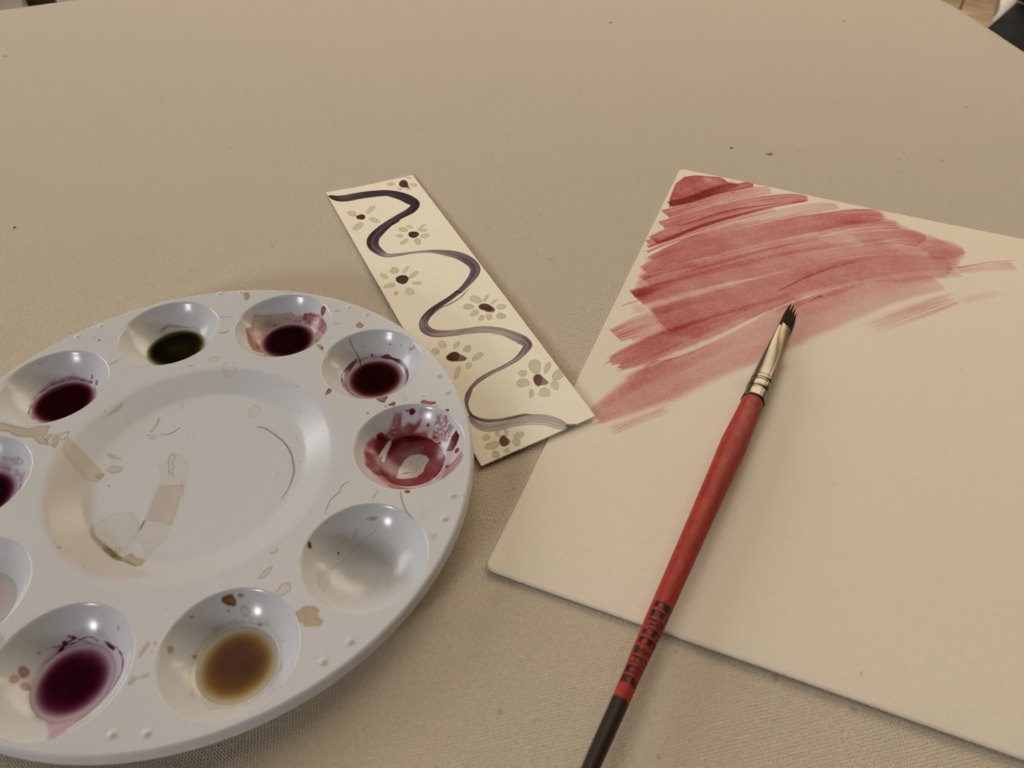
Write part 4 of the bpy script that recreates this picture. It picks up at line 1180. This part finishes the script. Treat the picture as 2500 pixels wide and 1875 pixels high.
    if lev is not None:
        zl = -lev
        re_ = math.sqrt(RS ** 2 - (RS - WD - zl) ** 2)       # radius where the bowl meets this level
        pr = np.linspace(.0005, re_ + .004, 60)
        pa = np.linspace(0, 2 * math.pi, 120, endpoint=False)
        Pr, Pa = np.meshgrid(pr, pa, indexing='ij')
        px_, py_ = Pr * np.cos(Pa), Pr * np.sin(Pa)
        depth = np.maximum(zl - (-WD + RS - np.sqrt(RS * RS - Pr * Pr)), 0)
        pp = Paint(px_, py_, BASE)
        irr = 1 + .25 * (fbm(px_.ravel() * 1.5 + k, py_.ravel() * 1.5) - .5) * 2
        pp.D += (smooth01(PE[k][0], PE[k][1], depth.ravel() / (WD - lev)) * irr * PK[k])[:, None] * np.array(pig)
        edge_m = np.exp(-((Pr.ravel() - re_) / .03) ** 2)
        pp.D += (edge_m * .25)[:, None] * np.array(pig)
        pp.D += ({1: .25, 2: .22, 3: .22, 6: .22, 7: .20, 9: .25, 10: .35}.get(k, .1) * smooth01(0, .06, re_ - Pr.ravel() + .02))[:, None] * np.array(pig) * .8
        meniscus = .03 * np.exp(-((re_ - Pr) / .05))
        po = link_mesh("paint_pool", mesh_np("paint_pool", np.column_stack([px_.ravel(), py_.ravel(), (zl + .001 + meniscus * 0).ravel() if False else np.full(px_.size, zl)]), quads(60, 120, True)[:, ::-1], pp.color()), M_LIQUID, wo)

# ------------------------------------------------------------------ hairs and crumbs
M_HAIR, _, _ = mat("dark_hair", (.06, .055, .05), .5)
M_CRUMB, _, _ = mat("brown_crumb", (.22, .165, .11), .9)
M_SEED, _, _ = mat("black_speck", (.02, .018, .015), .7)
M_PALE, _, _ = mat("pale_crumb", (.75, .68, .55), .9)
M_GREYH, _, _ = mat("grey_hair", (.22, .21, .19), .6)


def hair(px, z, r, label, m=M_HAIR):
    P = onto(px, 0)
    P = np.array([onto([q], zz)[0] for q, zz in zip(px, np.broadcast_to(z, (len(px),)))])
    P = catmull(P, 40)
    o_ = empty("hair", P[0])
    return P


def hair_obj(px, z, r, label, m=M_HAIR):
    zz = np.broadcast_to(np.asarray(z, float), (len(px),))
    P = catmull(np.array([onto([q], a_)[0] for q, a_ in zip(px, zz)]), 40)
    c0 = P[len(P) // 2].copy()
    R_ = r * (1 - .5 * np.abs(np.linspace(-1, 1, 40)) ** 3)
    o_ = tube("hair", P - c0, R_, m, None, 6)
    o_.location = tuple(c0 * CM)
    tag(o_, label, "hair", "stray hairs lying on the palette")
    return o_


hair_obj([q2(230, 1250), q2(300, 1262), q2(380, 1315), q2(460, 1380), q2(520, 1480), q2(542, 1600), q4(540, 120), q4(505, 230), q4(445, 335)], FZ + .012, .0085, "long dark hair curving over the floor of the mixing dish")
hair_obj([q4(805, 468), q4(850, 350), q4(925, 280), q4(950, 225), q4(1010, 190)], PZ + .008, .006, "short wavy grey hair between the mixing dish and the empty well", M_GREYH)
hair_obj([q4(1440, 270), q4(1455, 350), q4(1490, 440), q4(1540, 510)], PZ + .008, .008, "grey hair running from the red well to the empty well", M_GREYH)
hw3 = [into(3, [w3(*q)])[0] for q in ((580, 200), (620, 330), (680, 450), (740, 550), (785, 650), (795, 760))]
P = np.array([[q[0] + wc(3)[0], q[1] + wc(3)[1], PZ + float(bowl(np.array([np.hypot(*q)]))[0]) + .012] for q in hw3])
P[:, 2] = np.maximum(P[:, 2], PZ - .80 + .008)
P = catmull(P, 40); c0 = P[20].copy()
o = tube("hair", P - c0, np.interp(np.linspace(0, 1, 40), [0, .5, .75, 1], [.005, .007, .018, .008]), M_HAIR, None, 6)
o.location = tuple(c0 * CM); tag(o, "dark bristle dipping into the well ringed with purple", "hair", "stray hairs lying on the palette")
hair_obj([d3(1600, 545), d3(1700, 552), d3(1790, 520), d3(1880, 455)], FZ + .01, .006, "fine curved hair on the far left of the dish floor", M_GREYH)


def crumb(q, sx_, sy_, sz_, m, label, ang=0.0, z=0.0, bend=0.0):
    c0 = onto([q], z)[0]
    V, Fs = [], []
    nu_, nv_ = 10, 7
    for j in range(nv_):
        ph = math.pi * j / (nv_ - 1)
        for i in range(nu_):
            t_ = 2 * math.pi * i / nu_
            w_ = 1 + .25 * math.sin(3 * t_ + j) + .1 * random.uniform(-1, 1)
            x_, y_, zz_ = sx_ * w_ * math.sin(ph) * math.cos(t_), sy_ * w_ * math.sin(ph) * math.sin(t_), sz_ * (1 + math.cos(ph)) * .5
            y_ += bend * x_ * x_ / sx_
            V.append((x_ * math.cos(ang) - y_ * math.sin(ang), x_ * math.sin(ang) + y_ * math.cos(ang), zz_ + .005))
    for j in range(nv_ - 1):
        for i in range(nu_):
            Fs.append((j * nu_ + i, (j + 1) * nu_ + i, (j + 1) * nu_ + (i + 1) % nu_, j * nu_ + (i + 1) % nu_))
    o_ = pymesh("crumb", V, Fs, m, None, True)
    o_.location = (c0[0] * CM, c0[1] * CM, z * CM)
    tag(o_, label, "crumb", "crumbs scattered on the canvas")


crumb((1880, 378), .17, .05, .06, M_CRUMB, "bent brown crumb on canvas just beyond the paper's far edge", .35, bend=1.2)
crumb((1785, 362), .09, .06, .05, M_CRUMB, "smaller brown crumb left of the bent crumb beyond the paper", 0)
crumb((36, 556), .055, .05, .05, M_SEED, "round black speck on canvas at the far left", 0)
crumb((2357, 260), .13, .05, .05, M_PALE, "pale crumb on canvas near the right table edge", .3)
crumb((1490, 56), .16, .09, .03, M_CRUMB, "brown smudge like crumb near the far middle of the table", 1.0)
crumb((2058, 52), .12, .07, .02, M_CRUMB, "faint brown crumb near the far right table edge", .1)
crumb((13, 138), .09, .07, .04, M_CRUMB, "tiny brown crumb near the far left table edge", .6)

# ------------------------------------------------------------------ flat paint brush
FJ = onto([(1838, 980)], .47)[0]       # where ferrule meets handle
TAIL = onto([(1442, 1875)], .86)[0]
ax = TAIL - FJ; ax /= np.linalg.norm(ax)
side = np.cross(ax, [0, 0, 1]); side /= np.linalg.norm(side)
upv = np.cross(side, ax)


def along(q, z_guess=.45):
    """distance along the brush axis seen at photo point q"""
    d = onto([q], 0)[0] - EYE; d /= np.linalg.norm(d)
    w0 = EYE - FJ
    a_, b_, c_ = 1.0, d @ ax, 1.0
    dd, ee = d @ w0, ax @ w0
    den = a_ * c_ - b_ * b_
    return (a_ * ee - b_ * dd) / den


def rad_at(s_, px):
    p_ = FJ + ax * s_
    return px / 2 * ((p_ - EYE) @ FW) / F_PX


st_h = [(0.0, 52), (along((1828, 1005)), 54), (along((1790, 1083)), 65), (along((1768, 1137)), 62), (along((1715, 1250)), 58), (along((1650, 1400)), 55), (along((1598, 1520)), 53), (along((1555, 1620)), 46.5), (along((1514, 1712)), 44), (along((1493, 1760)), 43.5), (along((1442, 1875)), 43)]
hs = np.array([s_ for s_, _ in st_h]); hr = np.array([rad_at(s_, w_) for s_, w_ in st_h])
tail_s = hs[-1] + 5.5
hs = np.append(hs, [tail_s - 1.0, tail_s - .15, tail_s]); hr = np.append(hr, [hr[-1] * .72, hr[-1] * .5, .01])
red_end = along((1514, 1711))
brush = empty("paintbrush", tuple(FJ * (1, 1, 0)), "flat paintbrush with worn red handle, silver ferrule and dark bristles lying across the sheet", "paintbrush")
BO = FJ * (1, 1, 0)


def lathe_part(name, s_arr, r_arr, m, col=None, seg=96, flat=None):
    s_arr, r_arr = np.asarray(s_arr), np.asarray(r_arr)
    t_ = np.linspace(0, 2 * math.pi, seg, endpoint=False)
    V = []
    for i, (s_, r_) in enumerate(zip(s_arr, r_arr)):
        for a_ in t_:
            if flat is None:
                o1, o2 = r_ * math.cos(a_), r_ * math.sin(a_)
            else:
                wd, tk, tw = flat(s_)
                x_, y_ = wd * math.copysign(abs(math.cos(a_)) ** .9, math.cos(a_)), tk * math.copysign(abs(math.sin(a_)) ** .9, math.sin(a_))
                o1, o2 = x_ * math.cos(tw) - y_ * math.sin(tw), x_ * math.sin(tw) + y_ * math.cos(tw)
            V.append(FJ + ax * s_ + side * o1 + upv * o2 - BO)
    V = np.array(V)
    C_ = None
    if col is not None:
        S_, T_ = np.meshgrid(s_arr, t_, indexing='ij')
        C_ = col(S_.ravel(), T_.ravel(), np.repeat(r_arr, seg))
    me_ = mesh_np(name, V, quads(len(s_arr), seg, True), C_)
    return link_mesh(name, me_, m, brush)


M_RED, nt, b = mat("red_lacquer", rough=.34, spec=.35, attr=True)
tc = N(nt, "TexCoord")
nt.links.new(math_n(nt, 'MULTIPLY_ADD', noise_n(nt, tc.outputs["Object"], 260, 3, .6), 0.40, .30), b.inputs["Roughness"])
bump(nt, b, noise_n(nt, tc.outputs["Object"], 500, 2, .5), .00008, .5)
M_BLK, _, _ = mat("black_lacquer", (.022, .013, .008), .42, spec=.4)

# worn black lettering printed along the handle: bold capitals, largely rubbed off (not legible in the photograph)
GL = ["11110 10001 11110 10010 10001", "11111 10000 11110 10000 11111", "10001 11011 10101 10001 10001", "01110 10001 11111 10001 10001", "11110 10001 11110 10001 11110",
      "11111 00100 00100 00100 11111", "10001 11001 10101 10011 10001", "11111 10001 10001 10001 11111", "11110 10000 11110 00010 11110"]
GL = [np.array([[int(c_) for c_ in r_] for r_ in g_.split()]) for g_ in GL]
t_s, t_e = along((1632, 1492)), along((1536, 1688))


def handle_col(S_, T_, R_):
    base = np.array((.34, .026, .014)) * (1 + .0 * S_[:, None])
    n1 = fbm(S_ * 1.3, T_ * 1.2 + 4); n2 = fbm(S_ * 5, T_ * 5 + 9)
    base = base * (1 + .5 * (n1 - .5) + .5 * (n2 - .5))[:, None]
    pale = smooth01(.62, .78, n2)[:, None] * .10
    base = base * (1 - pale) + pale * np.array((.5, .22, .18))
    # letters: arc coordinate measured round the top of the handle
    arc = (T_ - 1.95) * R_                 # cm from the print's centre line
    hgt_ = .62
    row = (arc / hgt_ + .5) * 5
    pitch = (t_e - t_s) / len(GL)
    colf = (S_ - t_s) / pitch
    gi = np.floor(colf).astype(int)
    fx = (colf - gi) / .84 * 5
    ok = (gi >= 0) & (gi < len(GL)) & (row >= 0) & (row < 5) & (fx < 5)
    ink = np.zeros(len(S_))
    idx = np.nonzero(ok)[0]
    for g_ in range(len(GL)):
        m_i = idx[gi[idx] == g_]
        if m_i.size:
            ink[m_i] = GL[g_][np.clip(row[m_i].astype(int), 0, 4), np.clip(fx[m_i].astype(int), 0, 4)]
    worn = smooth01(.30, .50, fbm(S_ * 6 + 3, T_ * 4, 4) + .28 * np.clip((1.35 - T_), -1, 1))
    halo = ok * .6 * smooth01(.35, .7, fbm(S_ * 4, T_ * 3 + 7))
    k_ = np.clip(ink * (.6 + .4 * worn) + halo * 1.3, 0, 1)[:, None]
    base = base * (1 - k_) + k_ * np.array((.012, .006, .006))
    return np.column_stack([np.clip(base, 0, 1), np.ones(len(S_))])


sr = np.linspace(0.0, red_end, 420)
lathe_part("handle", sr, np.interp(sr, hs, hr) * np.where(sr < .05, .95, 1), M_RED, handle_col, 128)
sb_ = np.concatenate([np.linspace(red_end + .002, tail_s - .2, 30), np.linspace(tail_s - .18, tail_s, 10)])
lathe_part("handle_end", sb_, np.interp(sb_, hs, hr) + .004, M_BLK)

M_METAL, nt, b = mat("nickel_ferrule", (.44, .42, .36), .32, metal=1.0)
tc = N(nt, "TexCoord")
sc_ = noise_n(nt, tc.outputs["Object"], 350, 4, .6)
nt.links.new(mixcol(nt, sc_, (.17, .158, .125), (.27, .25, .205)), b.inputs["Base Color"])
nt.links.new(math_n(nt, 'MULTIPLY_ADD', sc_, .08, .26), b.inputs["Roughness"])
bump(nt, b, noise_n(nt, tc.outputs["Object"], 90, 2, .5), .00008, .12)
mouth = along((1924, 800))
r0f = rad_at(0, 56)
TW = math.radians(38)


def fer(s_):
    f = np.clip(s_ / mouth, 0, 1)               # 0 at the handle, 1 at the mouth
    g_ = smooth01(.12, 1.0, f)
    wd = r0f * (1 - .0 * g_) * (1 - .12 * f)
    tk = r0f * (1 - .80 * g_) * (1 - .03 * f)
    wd = wd * (1 - .10 * g_)
    groove = 0
    for c_, w_, a_ in ((.095, .012, .045), (.20, .012, .05), (.235, .02, -.025)):
        groove -= a_ * math.exp(-((f - c_) / w_) ** 2)
    groove += .05 * math.exp(-((f - .15) / .05) ** 2)
    return wd * (1 + groove), tk * (1 + groove), TW * g_


ss_ = np.linspace(-0.06 * 0, mouth, 150)
fo = lathe_part("ferrule", ss_, ss_ * 0 + 1, M_METAL, flat=fer)
so = fo.modifiers.new("thickness", 'SOLIDIFY'); so.thickness = .00025; so.offset = -1
# dark seam where the lacquer meets the metal
lathe_part("seam_ring", [-.01, .0, .03, .05], [r0f * .9, r0f * 1.02, r0f * 1.02, r0f * .95], M_BLK)

# bristles: five pointed locks out of a flat head
M_BRIS, nt, b = mat("dark_bristle", (.03, .018, .01), .75, spec=.12)
tc = N(nt, "TexCoord")
bn = noise_n(nt, tc.outputs["Object"], 600, 3, .6)
nt.links.new(mixcol(nt, bn, (.012, .007, .004), (.045, .028, .016)), b.inputs["Base Color"])
wdm, tkm, twm = fer(mouth)
d1 = side * math.cos(TW) + upv * math.sin(TW)      # broad direction of the flat head
d2 = -side * math.sin(TW) + upv * math.cos(TW)
tips = [along((1940, 741)), along((1946, 745)), along((1951, 754)), along((1952, 767))]
locks = 4
order = tips
def along_from(q, org):
    d = onto([q], 0)[0] - EYE; d /= np.linalg.norm(d)
    w0 = EYE - org
    b_ = d @ ax
    return ((ax @ w0) - b_ * (d @ w0)) / (1 - b_ * b_)


dirn = 1.0 if (d1 @ np.array([1, 0, 0])) > 0 else -1.0
V, Fs = [], []
for i in range(locks):
    c0_ = (-.70 + 1.4 * i / (locks - 1)) * wdm * dirn
    c1_ = c0_ * (.98 - .03 * i)
    tip = along_from(((1940, 741), (1946, 745), (1951, 754), (1952, 767))[i], FJ + d1 * c1_)
    st0 = mouth + .25
    for j, f in enumerate(np.linspace(0, 1, 14)):
        s_ = mouth + .25 + (tip - mouth - .25) * f
        w_ = wdm * .33 * (1 if f < .5 else max(1 - ((f - .5) / .5) ** 1.1, 0) + .03)
        k_ = tkm * (.75 if f < .3 else .75 * (1 - ((f - .3) / .7)) + .03)
        cc_ = c0_ + (c1_ - c0_) * f
        for a_ in np.linspace(0, 2 * math.pi, 12, endpoint=False):
            V.append(FJ + ax * s_ + d1 * (cc_ + w_ * math.cos(a_)) + d2 * (k_ * math.sin(a_)) - BO)
for i in range(locks):
    for j in range(13):
        for q in range(12):
            a_ = i * 168 + j * 12
            Fs.append((a_ + q, a_ + (q + 1) % 12, a_ + 12 + (q + 1) % 12, a_ + 12 + q))
bo = pymesh("bristles", V, Fs, M_BRIS, brush, True)
